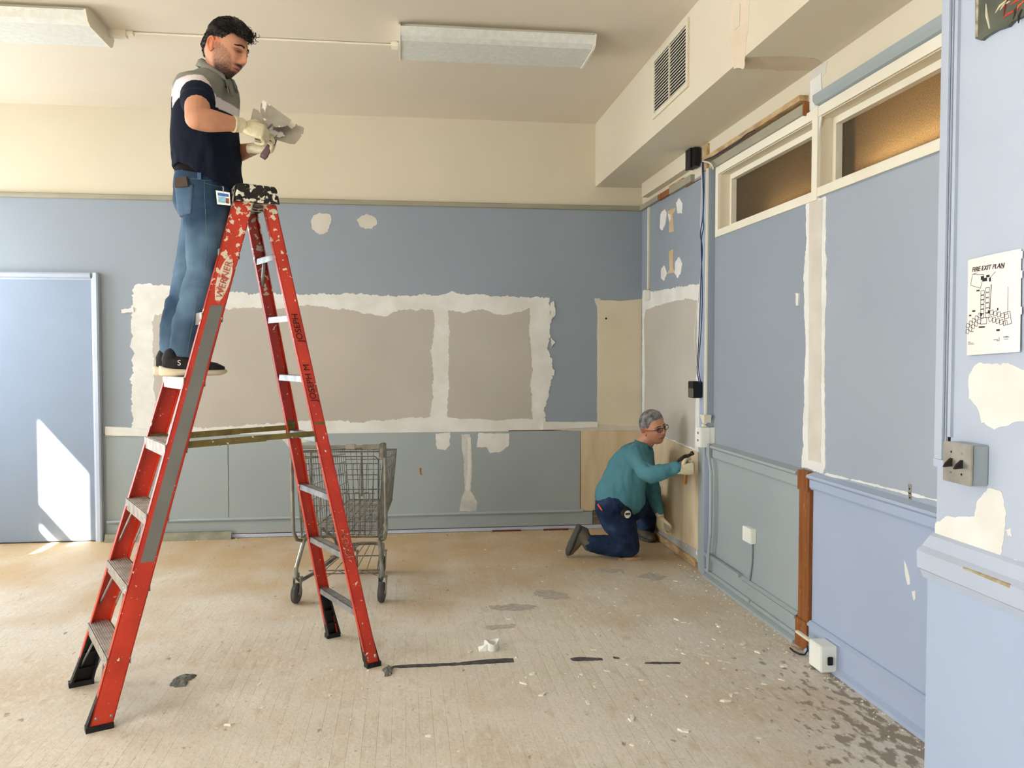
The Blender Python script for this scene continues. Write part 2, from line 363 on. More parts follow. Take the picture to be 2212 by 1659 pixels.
# ---------------------------------------------------------------- transom windows
def glass_mat():
    m = bpy.data.materials.new('bronze_frosted_glass'); m.use_nodes = True
    nt = m.node_tree; N = nt.nodes; L = nt.links; pr_ = N['Principled BSDF']
    tc = N.new('ShaderNodeTexCoord'); n = N.new('ShaderNodeTexNoise'); n.inputs['Scale'].default_value = 210; n.inputs['Detail'].default_value = 4; L.new(tc.outputs['Object'], n.inputs['Vector'])
    r = N.new('ShaderNodeValToRGB'); r.color_ramp.elements[0].color = lin((140, 124, 98)); r.color_ramp.elements[1].color = lin((206, 186, 154)); r.color_ramp.elements[0].position = .35; r.color_ramp.elements[1].position = .65
    L.new(n.outputs[0], r.inputs[0])
    tr = N.new('ShaderNodeBsdfTranslucent'); L.new(r.outputs[0], tr.inputs[0])
    pr_.inputs['Base Color'].default_value = lin((110, 96, 74)); pr_.inputs['Roughness'].default_value = .35
    mx = N.new('ShaderNodeMixShader'); mx.inputs[0].default_value = .6; L.new(pr_.outputs[0], mx.inputs[1]); L.new(tr.outputs[0], mx.inputs[2])
    L.new(mx.outputs[0], N['Material Output'].inputs[0])
    return m
GL = glass_mat()
def transom(name, y0, y1, z0, z1, fl, ft):
    # outer casing, reveal, stop and pane
    b = MB(); x = W-.014
    b.box((x, y0-.02, z0-.045), (W+.002, y1+fl, z0)); b.box((x, y0-.02, z1), (W+.002, y1+fl, z1+ft)); fl and b.box((x, y1, z0), (W+.002, y1+fl, z1))
    if y0 > 4: b.box((x-.001, y0-.058, z0-.046), (W+.002, y0, z1+ft+.001))
    o = st(b.build(name, MT['white']))
    b = MB(); a1, b1, c1, d1 = y0+.004, y1-.004, z0+.004, z1-.004; b.box((W+.065, b1-.03, c1+.03), (W+.10, b1, d1-.035)); b.box((W+.065, a1, d1-.035), (W+.10, b1, d1)); b.box((W+.065, a1, c1), (W+.10, b1, c1+.03)); b.box((W+.065, a1, c1+.03), (W+.10, a1+.03, d1-.035)); b.build('window_stop', MT['white'], o)
    b = MB(); b.box((W+.0, y0, z0-.001), (W+.14, y0+.003, z1)); b.box((W, y1-.003, z0), (W+.14, y1, z1)); b.box((W, y0, z0), (W+.14, y1, z0+.003)); b.box((W, y0, z1-.003), (W+.14, y1, z1)); b.build('window_reveal', MT['creamp'], o)
    b = MB(); b.box((W+.102, y0, z0), (W+.108, y1, z1)); b.build('pane', GL, o)
    return o
transom('window_1', *W1, .05, .05); transom('window_2', *W2, .0, .05)
b = MB(); b.box((W+.112, 3.95, 2.2), (W+.14, 4.3, 2.9)); b.box((W+.112, 3.9, 2.2), (W+.14, 4.03, 2.9)); st(b.build('trim_5', MT['wood']))
for (y, e) in ((4.35, 4.5), (3.2, 17)):
    l = bpy.data.lights.new('corridor_lamp', 'AREA'); l.shape = 'RECTANGLE'; l.size = 1.1; l.size_y = .03; l.energy = e; l.color = (1, .86, .66)
    o = bpy.data.objects.new('corridor_lamp', l); SC.collection.objects.link(o)
    o.matrix_world = Matrix(((0, .83, .56, W+.185), (1, 0, 0, y), (0, .56, -.83, 2.30), (0, 0, 0, 1)))

# ---------------------------------------------------------------- back wall: door
b = MB(); b.box((XL+.3, D-.028, .012), (-2.517, D, 2.137)); DR = st(b.build('door_1', MT['door']))
b = MB()
def casing(b, x0, x1, z0, z1, horiz):
    if horiz:
        b.prism([(XL+.3, D, z0), (XL+.3, D-.03, z0), (XL+.3, D-.034, z0+.012), (XL+.3, D-.05, z0+.02), (XL+.3, D-.055, z1-.012), (XL+.3, D-.046, z1), (XL+.3, D, z1)], (x1-XL-.3, 0, 0))
    else:
        b.prism([(x0, D, 0), (x0, D-.03, 0), (x0+.012, D-.036, 0), (x0+.02, D-.05, 0), (x1-.012, D-.056, 0), (x1, D-.048, 0), (x1, D, 0)], (0, 0, z1))
casing(b, 0, -2.517, 2.137, 2.195, True); casing(b, -2.517, -2.458, 0, 2.195, False)
b.build('door_casing', MT['pale'], DR)
# baseboard of the back wall
b = MB(); b.box((-2.43, D-.018, .02), (1.645, D, .145)); b.prism([(-2.43, D, .145), (-2.43, D-.03, .145), (-2.43, D-.034, .155), (-2.43, D-.026, .167), (-2.43, D, .17)], (3.99, 0, 0))
BBK = st(b.build('baseboard_back', MT['grey']))
b = MB(); b.prism([(-2.43, D-.02, 0), (-2.43, D-.042, .004), (-2.43, D-.04, .02), (-2.43, D-.02, .028)], (4.25, 0, 0)); b.build('shoe_moulding', MT['pale'], BBK)
b = MB(); b.box((-2.42, D-.0205, .026), (1.64, D-.019, .034)); b.box((.75, D-.07, 0), (1.0, D-.055, .012)); b.box((1.2, D-.08, 0), (1.42, D-.06, .012)); b.build('bare_edge', MT['rust'], BBK)
# wainscot panels
b = MB(); b.box((-2.43, D-.009, .165), (-1.466, D, .865)); b.box((-1.460, D-.009, .165), (1.535, D, .865)); WPN = b.build('wainscot_panel', MT['grey'], WB)
b = MB(); b.box((-2.44, D-.02, .872), (-2.1, D, .884)); b.box((.9, D-.011, .866), (1.54, D, .872)); b.build('rail_edge', MT['rust'], WB)
patch('B', [(229, 921), (290, 924), (345, 930), (420, 938), (420, 945), (229, 940)], .022, MT['comp'], WB, .002, 3, 'chair_rail_stub')
patch('B', [(1172, 911), (1290, 911), (1290, 922), (1172, 928)], .02, MT['comp'], WB, .003, 4, 'chair_rail_stub')
b = MB(); b.box((1.536, D-.006, .05), (1.546, D, .88)); b.build('bare_edge', MT['rust'], WB)
# lath exposed in the corner
b = MB()
for k in range(4): b.box((1.65, D-.012, .02+k*.036), (2.08, D, .05+k*.036))
b.build('exposed_lath', MT['lath'], WB)
b = MB(); b.box((1.50, D-.035, .0), (2.05, D-.022, .03)); b.build('shoe_moulding', MT['pale'], WB)
patch('B', [(1290, 648), (1340, 650), (1386, 646), (1386, 921), (1290, 921)], .004, MT['creamp'], WB, .003, 5, 'cream_board')
patch('B', [(1284, 645), (1296, 645), (1297, 658), (1288, 660)], .006, MT['skim'], WB, .003, 6)
patch('B', [(1290, 918), (1386, 921), (1384, 929), (1255, 931), (1180, 928), (1175, 924)], .012, MT['skim'], WB, .003, 61, 'broken_plaster_edge')
b = MB(); p = ony(1309, 688); b.lathe((p.x, D-.0045, p.z), (0, 1, 0), [(0, .009), (.003, .009)], 12); b.build('drill_hole', MT['dark'], WB)
patch('B', [(1254, 930), (1386, 928), (1386, 1103), (1254, 1103)], .008, MT['ply'], WB, 0, 7, 'plywood_panel')
# the filled blackboard area
patch('B', [(290, 615), (300, 610), (330, 613), (378, 620), (440, 626), (500, 632), (560, 634), (700, 635), (900, 638), (1000, 634), (1100, 641), (1185, 643), (1190, 700), (1186, 760), (1194, 800), (1184, 850), (1176, 912), (1170, 940), (1060, 935), (900, 937), (700, 941), (500, 943), (420, 941), (330, 931), (286, 926), (283, 850), (287, 760), (284, 700), (287, 650)], .003, MT['comp'], WB, .018, 8)
patch('B', [(330, 700), (335, 682), (400, 674), (510, 664), (600, 667), (650, 660), (700, 662), (760, 670), (800, 680), (830, 684), (862, 669), (935, 669), (938, 720), (931, 760), (936, 820), (930, 900), (860, 905), (780, 910), (700, 908), (520, 920), (440, 925), (335, 905)], .0042, MT['dry'], WB, .014, 9, 'drywall_panel')
patch('B', [(968, 670), (1000, 676), (1040, 668), (1075, 680), (1100, 680), (1145, 666), (1142, 720), (1149, 780), (1146, 850), (1151, 905), (1060, 907), (965, 902), (971, 800)], .0042, MT['dry'], WB, .012, 10, 'drywall_panel')
for i, q in enumerate([
    [(676, 466), (690, 460), (714, 463), (716, 485), (708, 500), (690, 508), (676, 495), (672, 478)],
    [(770, 476), (790, 464), (812, 470), (818, 485), (800, 495), (778, 492)]]):
    patch('B', q, .002, MT['skim'], WB, .014, 12+i)
for i, q in enumerate([
    [(940, 936), (972, 934), (972, 960), (962, 972), (944, 970)],
    [(1034, 936), (1100, 936), (1098, 962), (1080, 976), (1060, 978), (1050, 966), (1030, 966)],
    [(604, 942), (650, 940), (700, 942), (690, 950), (640, 960), (625, 966)],
    [(262, 668), (290, 664), (290, 674), (264, 676)],
    [(1188, 655), (1196, 650), (1200, 680), (1190, 690)], [(1192, 792), (1198, 800), (1196, 812), (1186, 806)], [(1190, 730), (1199, 740), (1190, 752)]]):
    patch('B', q, .0105, MT['comp'] if i != 2 else MT['thin'], WB, .008, 20+i)
patch('B', [(996, 938), (1016, 938), (1020, 1000), (1017, 1060), (1030, 1085), (1028, 1104), (992, 1104), (995, 1085), (1004, 1060), (1002, 1000)], .0102, MT['thin'], WB, .006, 29)
patch('B', [(1010, 945), (1017, 945), (1016, 1050), (1012, 1060), (1006, 1058), (1010, 1010)], .0112, MT['comp'], WB, .004, 30)
for (x, y) in ((473, 955), (908, 1018)):
    p = ony(x, y); patch('B', [(x-2, y-8), (x+3, y-6), (x+2, y+2), (x+5, y+9), (x-1, y+6)], .0098, MT['wood'], WB, .002, 3, 'paint_chip_scar')

# ---------------------------------------------------------------- right wall
patch('R', [(1388, 640), (1396, 630), (1420, 628), (1450, 624), (1475, 617), (1500, 616), (1522, 614), (1522, 700), (1518, 800), (1514, 900), (1508, 980), (1388, 926)], .003, MT['comp'], WR, .012, 40)
patch('R', [(1392, 690), (1396, 668), (1412, 664), (1440, 655), (1470, 648), (1490, 646), (1506, 650), (1507, 750), (1504, 850), (1501, 968), (1391, 926), (1394, 800)], .0045, MT['dry'], WR, .008, 41, 'drywall_panel')
patch('R', [(1388, 925), (1436, 945), (1512, 978), (1512, 1187), (1411, 1136), (1388, 1122)], .014, MT['ply'], WR, 0, 42, 'plywood_panel')
patch('R', [(1388, 1122), (1411, 1136), (1512, 1188), (1512, 1216), (1411, 1158), (1388, 1145)], .008, MT['conc'], WR, 0, 43, 'plaster_strip')
b = MB(); b.box((W-.02, 5.79, .006), (W, D, .06)); b.build('bare_sill_plate', MT['rawwood'], WR)
for i, q in enumerate([
    [(1427, 462), (1436, 452), (1441, 460), (1438, 485), (1432, 497), (1426, 492)],
    [(1461, 438), (1468, 431), (1475, 438), (1474, 462), (1464, 462)],
    [(1429, 580), (1436, 573), (1441, 590), (1436, 606), (1428, 603)],
    [(1459, 570), (1467, 556), (1475, 570), (1470, 592), (1464, 602), (1458, 590)],
    [(1443, 462), (1450, 462), (1450, 475), (1446, 482)]]):
    patch('R', q, .0028, MT['comp'], WR, .012, 50+i, step=.02)
tanp = mat('old_tan_plaster', (206, 184, 148), (196, 172, 136), 6, rough=.85)
patch('R', [(1440, 458), (1460, 448), (1459, 455), (1453, 463), (1456, 500), (1445, 503), (1447, 462)], .002, tanp, WR, .002, 55, 'bare_plaster_mark')
patch('R', [(1445, 543), (1455, 538), (1454, 580), (1460, 588), (1440, 592), (1447, 582)], .002, tanp, WR, .002, 56, 'bare_plaster_mark')
# post stripe: compound above, bare wood below
patch('R', [(1744, 430), (1787, 424), (1786, 520), (1783, 540), (1788, 560), (1785, 700), (1783, 850), (1785, 1005), (1780, 1022), (1734, 1008), (1738, 900), (1742, 760), (1738, 600), (1744, 520)], .006, MT['comp'], WR, .008, 60)
patch('R', [(1750, 436), (1780, 430), (1777, 560), (1776, 1000), (1748, 994), (1750, 760)], .0072, MT['skim'], WR, .006, 64)
patch('R', [(1785, 1022), (1850, 1036), (1960, 1062), (2030, 1080), (2030, 1084), (1960, 1069), (1850, 1040), (1780, 1027)], .004, MT['comp'], WR, .004, 62)
b = MB(); b.box((W-.026, 4.074, .0), (W, 4.188, .925)); b.box((W-.038, 4.076, .83), (W, 4.186, .932)); b.box((W-.034, 4.072, 0), (W, 4.2, .15)); POST = st(b.build('trim_6', MT['wood']))
# vertical edge trims next to the corner panel
b = MB(); b.box((W-.022, 5.63, .0), (W, 5.72, 2.79)); b.box((W-.034, 5.57, .0), (W, 5.625, 2.79)); st(b.build('trim_7', MT['blue2']))
b = MB(); b.box((W-.0225, 5.63, .0), (W-.02, 5.72, .94)); b.box((W-.0345, 5.57, .0), (W-.033, 5.625, .94)); st(b.build('trim_8', MT['grey']))
# chair rails and wainscot
def rail_prof(y, z0, z1): return [(W, y, z0), (W-.022, y, z0), (W-.03, y, z0+.012), (W-.03, y, z1-.03), (W-.05, y, z1-.016), (W-.046, y, z1-.004), (W-.02, y, z1+.004), (W, y, z1+.01)]
b = MB(); b.prism(rail_prof(5.56, .832, .925), (0, -1.37, 0)); st(b.build('trim_9', MT['grey']))
b = MB(); b.prism(rail_prof(4.07, .845, .925), (0, -2.2, 0)); st(b.build('trim_10', MT['blue2']))
b = MB(); b.box((W-.008, 5.56, .0), (W, 4.19, .84)); b.build('wainscot_panel', MT['grey'], WR)
b = MB(); b.box((W-.008, 4.07, .0), (W, 2.0, .85)); b.build('wainscot_panel', MT['blue2'], WR)
def base_prof(y): return [(W, y, .0), (W-.05, y, .0), (W-.048, y, .016), (W-.024, y, .03), (W-.024, y, .135), (W-.034, y, .142), (W-.034, y, .152), (W-.018, y, .166), (W, y, .168)]
b = MB(); b.prism(base_prof(5.56), (0, -1.36, 0)); BR = st(b.build('baseboard_right', MT['grey']))
b = MB(); b.prism(base_prof(4.07), (0, -2.0, 0)); b.build('baseboard_run', MT['blue2'], BR)
b = MB(); b.box((W-.036, 4.8, .040), (W-.02, 5.56, .062)); b.box((W-.036, 4.2, .038), (W-.02, 4.78, .06)); b.box((W-.043, 4.95, .155), (W-.02, 5.56, .176)); b.build('surface_raceway', MT['grey'], BR)
b = MB(); b.box((W-.042, 4.2, .135), (W-.02, 4.9, .152)); b.build('surface_raceway', MT['grey'], BR)
for i, q in enumerate([[(1957, 1210), (1962, 1220), (1968, 1245), (1970, 1262), (1966, 1264), (1960, 1240)], [(1974, 1278), (1982, 1276), (1982, 1294), (1978, 1298)], [(1722, 632), (1728, 634), (1727, 660), (1723, 660)]]):
    patch('R', q, .0095, MT['comp'], WR, .004, 70+i, 'scrape_mark')
b = MB()
for (x, y) in ((1967, 1056), (1968, 1075)):
    p = onx(x, y); b.box((W-.005, p.y-.011, p.z-.020), (W, p.y+.011, p.z+.020)); b.k = 1; b.lathe((W-.005, p.y, p.z), (-1, 0, 0), [(0, .004), (.0008, .004)], 10); b.k = 0
b.build('anchor_plate', [MT['steel'], MT['dark']], WR)
b = MB(); b.box((W-.0022, 4.07, .93), (W, 2.4, 2.325)); b.build('wall_panel', mat('pale_grey_blue', (164, 173, 185), (158, 168, 181), 1, rough=.42), WR)

smear = mat('grey_adhesive_smear', (168, 160, 152), (190, 180, 164), 30, rough=.8, lo=.4, hi=.6)
for i, q in enumerate([[(1060, 1312), (1100, 1304), (1160, 1308), (1150, 1318), (1080, 1320)], [(1160, 1272), (1230, 1282), (1225, 1296), (1180, 1292), (1150, 1286)], [(1290, 1226), (1340, 1230), (1350, 1238), (1300, 1238)], [(1395, 1235), (1440, 1245), (1425, 1256), (1380, 1246)], [(1050, 1352), (1110, 1350), (1120, 1358), (1060, 1362)]]):
    patch('F', q, .0008, smear, FLOOR, .035, 90+i, 'adhesive_smear')
# ---------------------------------------------------------------- soffit marks
patch('S', [(1578, -20), (1620, -20), (1617, 60), (1608, 145), (1585, 150), (1578, 90)], .0015, mat('tan_primer', (222, 206, 182), (212, 195, 170), 5, rough=.85), SOF, .01, 80)
patch('S', [(1591, 12), (1600, 8), (1599, 55), (1588, 65)], .005, MT['cream'], SOF, 0, 81, 'patch_plate')
patch('U', [(1612, 124), (1680, 120), (1740, 122), (1780, 135), (1760, 152), (1690, 152), (1640, 146), (1590, 150)], .0015, mat('tan_primer_2', (206, 190, 164), (198, 181, 154), 5, rough=.85), SOF, .012, 82)

# ---------------------------------------------------------------- pilaster face
def px_(x, y): return onx(x, y, XP)
b = MB()
b.box((XP-.012, 2.352, 1.2), (XP, 2.406, 2.997))       # corner casing
PC = st(b.build('trim_11', MT['pale']))
b = MB(); b.box((XP-.022, 2.356, 1.22), (XP-.015, 2.372, 2.997)); b.box((XP-.010, 2.334, 1.29), (XP, 2.348, 2.997)); b.build('raised_bead', MT['pale'], PC)
b = MB(); b.box((XP-.004, 2.345, 1.25), (XP, 2.352, 2.997)); b.build('dark_gap', MT['dark'], PC)
b = MB(); b.box((XP-.018, 2.30, 1.195), (XP, 2.40, 1.218)); b.build('lower_bead', MT['pale'], PC)
b = MB(); b.prism([(XP, 2.44, .835), (XP-.02, 2.44, .84), (XP-.03, 2.44, .865), (XP-.04, 2.44, .872), (XP-.042, 2.44, .925), (XP-.024, 2.44, .94), (XP-.012, 2.42, .975), (XP, 2.42, .985)], (0, -1.8, 0)); b.box((XP, 2.406, .84), (XP+.4, 2.436, .93))
PR = st(b.build('trim_12', MT['pale']))
b = MB(); b.box((XP-.014, .6, 0), (XP, 2.424, .838)); b.box((XP, 2.404, 0), (XP+.4, 2.424, .838)); st(b.build('trim_13', MT['blue2']))
b = MB(); b.hexa([(XP-.0424, 2.22, .922), (XP-.0424, 2.03, .918), (XP-.03, 2.03, .918), (XP-.03, 2.22, .922), (XP-.0424, 2.22, .9262), (XP-.0424, 2.03, .9264), (XP-.03, 2.03, .9325), (XP-.03, 2.22, .9315)]); b.build('worn_edge', mat('worn_rail_wood', (150, 132, 100), (182, 170, 144), 30, rough=.8), PR)
for i, q in enumerate([
    [(2095, 810), (2110, 785), (2150, 788), (2180, 782), (2225, 800), (2225, 905), (2180, 915), (2150, 925), (2120, 915), (2108, 880), (2092, 860)],
    [(2022, 1132), (2040, 1118), (2080, 1118), (2105, 1115), (2110, 1080), (2140, 1056), (2165, 1062), (2172, 1100), (2170, 1150), (2160, 1215), (2120, 1205), (2060, 1190), (2022, 1173)],
    [(2170, 1140), (2185, 1140), (2188, 1162), (2176, 1158)], [(2190, 1208), (2198, 1210), (2196, 1216)]]):
    patch('P', q, .0015, MT['comp'], WP, .008, 84+i, step=.01)
# ================================================================== THE STEP LADDER
LU = Vector((.894, .447, 0)); LV = Vector((-.447, .894, 0)); LC = Vector((-.836, 4.11, 0))
def lad(p): return LC+LU*p[0]+LV*p[1]+Vector((0, 0, p[2]))
def red_mat():
    m = bpy.data.materials.new('red_fibreglass'); m.use_nodes = True
    nt = m.node_tree; N = nt.nodes; L = nt.links; b = N['Principled BSDF']; b.inputs['Roughness'].default_value = .38
    tc = N.new('ShaderNodeTexCoord')
    def nz(sc, d=6):
        n = N.new('ShaderNodeTexNoise'); n.inputs['Scale'].default_value = sc; n.inputs['Detail'].default_value = d; L.new(tc.outputs['Object'], n.inputs['Vector']); return n.outputs[0]
    r = N.new('ShaderNodeValToRGB'); r.color_ramp.elements[0].color = lin((204, 58, 32)); r.color_ramp.elements[1].color = lin((180, 44, 26)); r.color_ramp.elements[0].position = .4; r.color_ramp.elements[1].position = .65
    L.new(nz(5), r.inputs[0])
    sx = N.new('ShaderNodeSeparateXYZ'); L.new(tc.outputs['Object'], sx.inputs[0])
    th = N.new('ShaderNodeMapRange'); th.inputs[1].default_value = 1.5; th.inputs[2].default_value = 2.3; th.inputs[3].default_value = .70; th.inputs[4].default_value = .545; L.new(sx.outputs[2], th.inputs[0])
    gt = N.new('ShaderNodeMath'); gt.operation = 'GREATER_THAN'
    L.new(nz(36, 6), gt.inputs[0]); L.new(th.outputs[0], gt.inputs[1])
    mx = N.new('ShaderNodeMix'); mx.data_type = 'RGBA'; L.new(gt.outputs[0], mx.inputs[0]); L.new(r.outputs[0], mx.inputs[6]); mx.inputs[7].default_value = lin((226, 214, 188))
    gt2 = N.new('ShaderNodeMath'); gt2.operation = 'GREATER_THAN'; gt2.inputs[1].default_value = .70; L.new(nz(70, 3), gt2.inputs[0])
    mx2 = N.new('ShaderNodeMix'); mx2.data_type = 'RGBA'; L.new(gt2.outputs[0], mx2.inputs[0]); L.new(mx.outputs[2], mx2.inputs[6]); mx2.inputs[7].default_value = lin((216, 160, 140))
    L.new(mx2.outputs[2], b.inputs['Base Color']); return m
RED = red_mat()
CAPM = mat('paint_spattered_black', (24, 24, 24), (40, 38, 36), 10, rough=.5, c3=(232, 226, 208), s3=36, t3=.53)
TAPE = mat('grey_tape', (120, 120, 116), (112, 112, 108), 6, rough=.55, c3=(210, 205, 190), s3=26, t3=.70)
BRASS = mat('dull_brass', (128, 112, 62), (104, 92, 54), 14, rough=.45, metal=.5, c3=(220, 214, 196), s3=40, t3=.68)
TREAD = mat('worn_tread', (184, 178, 172), (150, 142, 134), 20, rough=.5, metal=.4)
LD = thing('step_ladder', LC, 'tall red fibreglass step ladder with black paint-spattered cap standing open on the floor', 'ladder')
ZCAP = 2.262
def fr(z, side):  # front rail centre line (climbing side)
    t = z/ZCAP; return Vector((-.60+t*.655, side*(.295-t*.125), z))
def rr(z, side):
    t = z/ZCAP; return Vector((.625-t*.46, side*(.275-t*.125), z))
def channel(fn, side, z0, z1, w, fl, th, name):
    # C-shaped rail: outer web + two flanges turned inwards
    b = MB(); b.X = lad
    A = fn(z0, side); B = fn(z1, side)
    for (du0, du1, v0, v1) in ((-w/2, w/2, 0, -th), (-w/2, -w/2+th, 0, -fl), (w/2-th, w/2, 0, -fl)):
        p = []
        for P in (A, B):
            p += [P+Vector((du0, side*v0, 0)), P+Vector((du1, side*v0, 0)), P+Vector((du1, side*v1, 0)), P+Vector((du0, side*v1, 0))]
        b.hexa(p)
    return b.build(name, RED, LD)
for sd_ in (-1, 1):
    channel(fr, sd_, .022, ZCAP, .088, .030, .0045, 'front_rail')
    channel(rr, sd_, .022, ZCAP, .060, .026, .0045, 'rear_rail')
# treads
for k in range(1, 8):
    z = .287*k; c = fr(z, 0); hw = fr(z, 1).y-.004
    b = MB(); b.X = lad
    b.box((c.x-.05, -hw, z-.004), (c.x+.042, hw, z)); b.box((c.x-.052, -hw, z-.052), (c.x-.048, hw, z)); b.box((c.x+.038, -hw, z-.04), (c.x+.042, hw, z))
    for j in range(9): b.box((c.x-.046+j*.0095, -hw, z), (c.x-.042+j*.0095, hw, z+.0022))
    s = b.build('step', TREAD, LD)
    for sgn in (-1, 1):
        b = MB(); b.X = lad
        b.tube([(c.x-.04, sgn*(hw*.52), z-.04), (c.x-.09*.6-.03, sgn*hw, z-.20)], .005, 6)
        b.tube([(c.x+.03, sgn*(hw*.52), z-.03), (c.x-.02, sgn*hw, z-.22)], .005, 6)
        for q in (.12, .3): b.lathe((c.x-.0522, sgn*hw*(1-q), z-.03), (-1, 0, 0), [(0, .006), (.002, .004)], 8)
        if k < 4: b.build('brace', MT['alum'], s)
# rear horizontals
for k in range(1, 8):
    z = .287*k; c = rr(z, 0); hw = rr(z, 1).y-.004
    b = MB(); b.X = lad
    b.box((c.x-.022, -hw, z-.003), (c.x+.022, hw, z)); b.box((c.x-.022, -hw, z-.03), (c.x-.019, hw, z)); b.box((c.x+.019, -hw, z-.016), (c.x+.022, hw, z))
    s = b.build('rear_rung', MT['alum'], LD)
    if k in (7,):
        b = MB(); b.X = lad; b.tube([(c.x, hw*.55, z-.02), (c.x+.01, hw*.97, z-.13)], .008, 6); b.build('brace', MT['alum'], s)
# cap
b = MB(); b.X = lad
def ring(u0, u1, v, z): return [(u0, -v, z), (u1, -v, z), (u1, v, z), (u0, v, z)]
z0, z1 = 2.228, 2.312
pts = [ring(.0, .205, .2, z0), ring(.012, .193, .192, z1-.012), ring(.022, .183, .182, z1)]
vs = sum(pts, []); fs = [(3, 2, 1, 0), (8, 9, 10, 11)]
for i in range(2):
    for k in range(4): fs.append((i*4+k, i*4+(k+1) % 4, (i+1)*4+(k+1) % 4, (i+1)*4+k))
b.add(vs, fs); CAPO = b.build('top_cap', CAPM, LD)
bv = CAPO.modifiers.new('b', 'BEVEL'); bv.width = .006; bv.segments = 2
# spreaders
for sd_ in (-1, 1):
    z = 1.14; a = fr(z, sd_); c = rr(z+.02, sd_); v = sd_*(abs(a.y)-.008 if sd_ > 0 else abs(a.y)-.012)
    b = MB(); b.X = lad; a.y = c.y = v*.93; m = a.lerp(c, .6)
    b.bar(a, m, .004, .03); b.bar(m-Vector((.05, sd_*.006, 0)), c-Vector((0, sd_*.006, 0)), .004, .026)
    b.box((a.x-.03, a.y-.003, z-.022), (a.x+.05, a.y+.003, z+.022)); b.box((c.x-.03, c.y-.004, z-.02), (c.x+.02, c.y+.004, z+.075))
    for q in (a, m, c): b.lathe(q-Vector((0, .006, 0)), (0, 1, 0), [(0, .008), (.012, .008)], 8)
    b.build('spreader_bar', BRASS, LD)
# feet and boots
for (fn, w) in ((fr, .105), (rr, .075)):
    for sd_ in (-1, 1):
        p = fn(.0, sd_); b = MB(); b.X = lad
        b.box((p.x-w/2, p.y+sd_*.006, 0), (p.x+w/2, p.y-sd_*.036, .024))
        # inner boot guard rising up to the first step
        q = fn(.24, sd_)
        for du in (-1, 1):
            e = w*.42*du
            b.hexa([(p.x+e-.004, p.y-sd_*.006, .02), (p.x+e+.004, p.y-sd_*.006, .02), (p.x+e+.004, p.y-sd_*.05, .02), (p.x+e-.004, p.y-sd_*.05, .02),
                    (q.x+e*.7-.004, q.y-sd_*.006, .24), (q.x+e*.7+.004, q.y-sd_*.006, .24), (q.x+e*.7+.004, q.y-sd_*.03, .24), (q.x+e*.7-.004, q.y-sd_*.03, .24)])
        b.hexa([(p.x-w*.42, p.y-sd_*.006, .02), (p.x+w*.42, p.y-sd_*.006, .02), (p.x+w*.42, p.y-sd_*.012, .02), (p.x-w*.42, p.y-sd_*.012, .02),
                (q.x-w*.3, q.y-sd_*.006, .24), (q.x+w*.3, q.y-sd_*.006, .24), (q.x+w*.3, q.y-sd_*.012, .24), (q.x-w*.3, q.y-sd_*.012, .24)])
        for zz in (.08, .15): 
            g = fn(zz, sd_); b.box((g.x-w*.4, g.y-sd_*.008, zz), (g.x+w*.4, g.y-sd_*.035, zz+.005))
        b.build('rubber_boot', MT['black'], LD)
        for (zz, du) in ((.05, -.25), (.05, .28)):
            b = MB(); b.X = lad; g = fn(zz, sd_); b.lathe((g.x+du*w, g.y+sd_*.0, g.z), (0, sd_, 0), [(0, .007), (.0025, .0045)], 10); b.build('rivet', MT['alum'], LD)
# tape strip and label on the near front rail (lies on the web plane)
def on_rail(fn, s, t0, t1, z0, z1, off=.0012, side=-1):
    A = fn(z0, side); B = fn(z1, side)
    return [A+Vector((t0, side*off, 0)), A+Vector((t1, side*off, 0)), B+Vector((t1, side*off, 0)), B+Vector((t0, side*off, 0))]
b = MB(); b.X = lad; q = on_rail(fr, 0, -.022, .033, .66, 1.755); b.prism(q, (0, .0012, 0)); b.build('tape_strip', TAPE, LD)
STK = mat('worn_label', (232, 220, 200), (206, 90, 66), 30, rough=.6, lo=.5, hi=.6)
b = MB(); b.X = lad
pts = []
A = fr(1.765, -1); B = fr(1.985, -1)
for k in range(20):
    g = 2*pi*k/20; t = .5+.5*sin(g); c = A.lerp(B, t); pts.append(c+Vector((.004+.030*cos(g)*(.6+.4*abs(cos(g))), -.0012, 0)))
b.prism(pts, (0, .0012, 0)); SL = b.build('maker_label', STK, LD)
def text_mesh(txt, size, ext=0.0004, shear=0.0):
    cu = bpy.data.curves.new('t', 'FONT'); cu.body = txt; cu.size = size; cu.extrude = ext; cu.shear = shear; cu.align_x = 'CENTER'; cu.align_y = 'CENTER'
    o = bpy.data.objects.new('t', cu); SC.collection.objects.link(o)
    me = bpy.data.meshes.new_from_object(o.evaluated_get(bpy.context.evaluated_depsgraph_get()))
    bpy.data.objects.remove(o); return me
def text_on(txt, size, origin, right, up, m, parent, name='lettering', shear=0.0, ext=.0004):
    me = text_mesh(txt, size, ext, shear); r = Vector(right).normalized(); u = Vector(up).normalized(); n = r.cross(u)
    me.transform(Matrix(((r.x, u.x, n.x, origin[0]), (r.y, u.y, n.y, origin[1]), (r.z, u.z, n.z, origin[2]), (0, 0, 0, 1))))
    return link_mesh(name, me, m, parent)
ax = (lad(fr(2.0, -1))-lad(fr(1.7, -1))).normalized(); mid = lad(fr(1.872, -1)+Vector((.006, -.003, 0)))
nrm = -LV; upv = nrm.cross(ax)
text_on('WERNER', .043, mid, ax, upv, mat('label_red', (176, 50, 34), (210, 120, 96), 40, rough=.6), LD)
ax2 = (lad(rr(1.4, -1))-lad(rr(1.7, -1))).normalized()
INK = mat('black_marker', (52, 14, 12), rough=.6)
mid = lad(rr(1.66, -1)+Vector((.0, -.003, 0)))
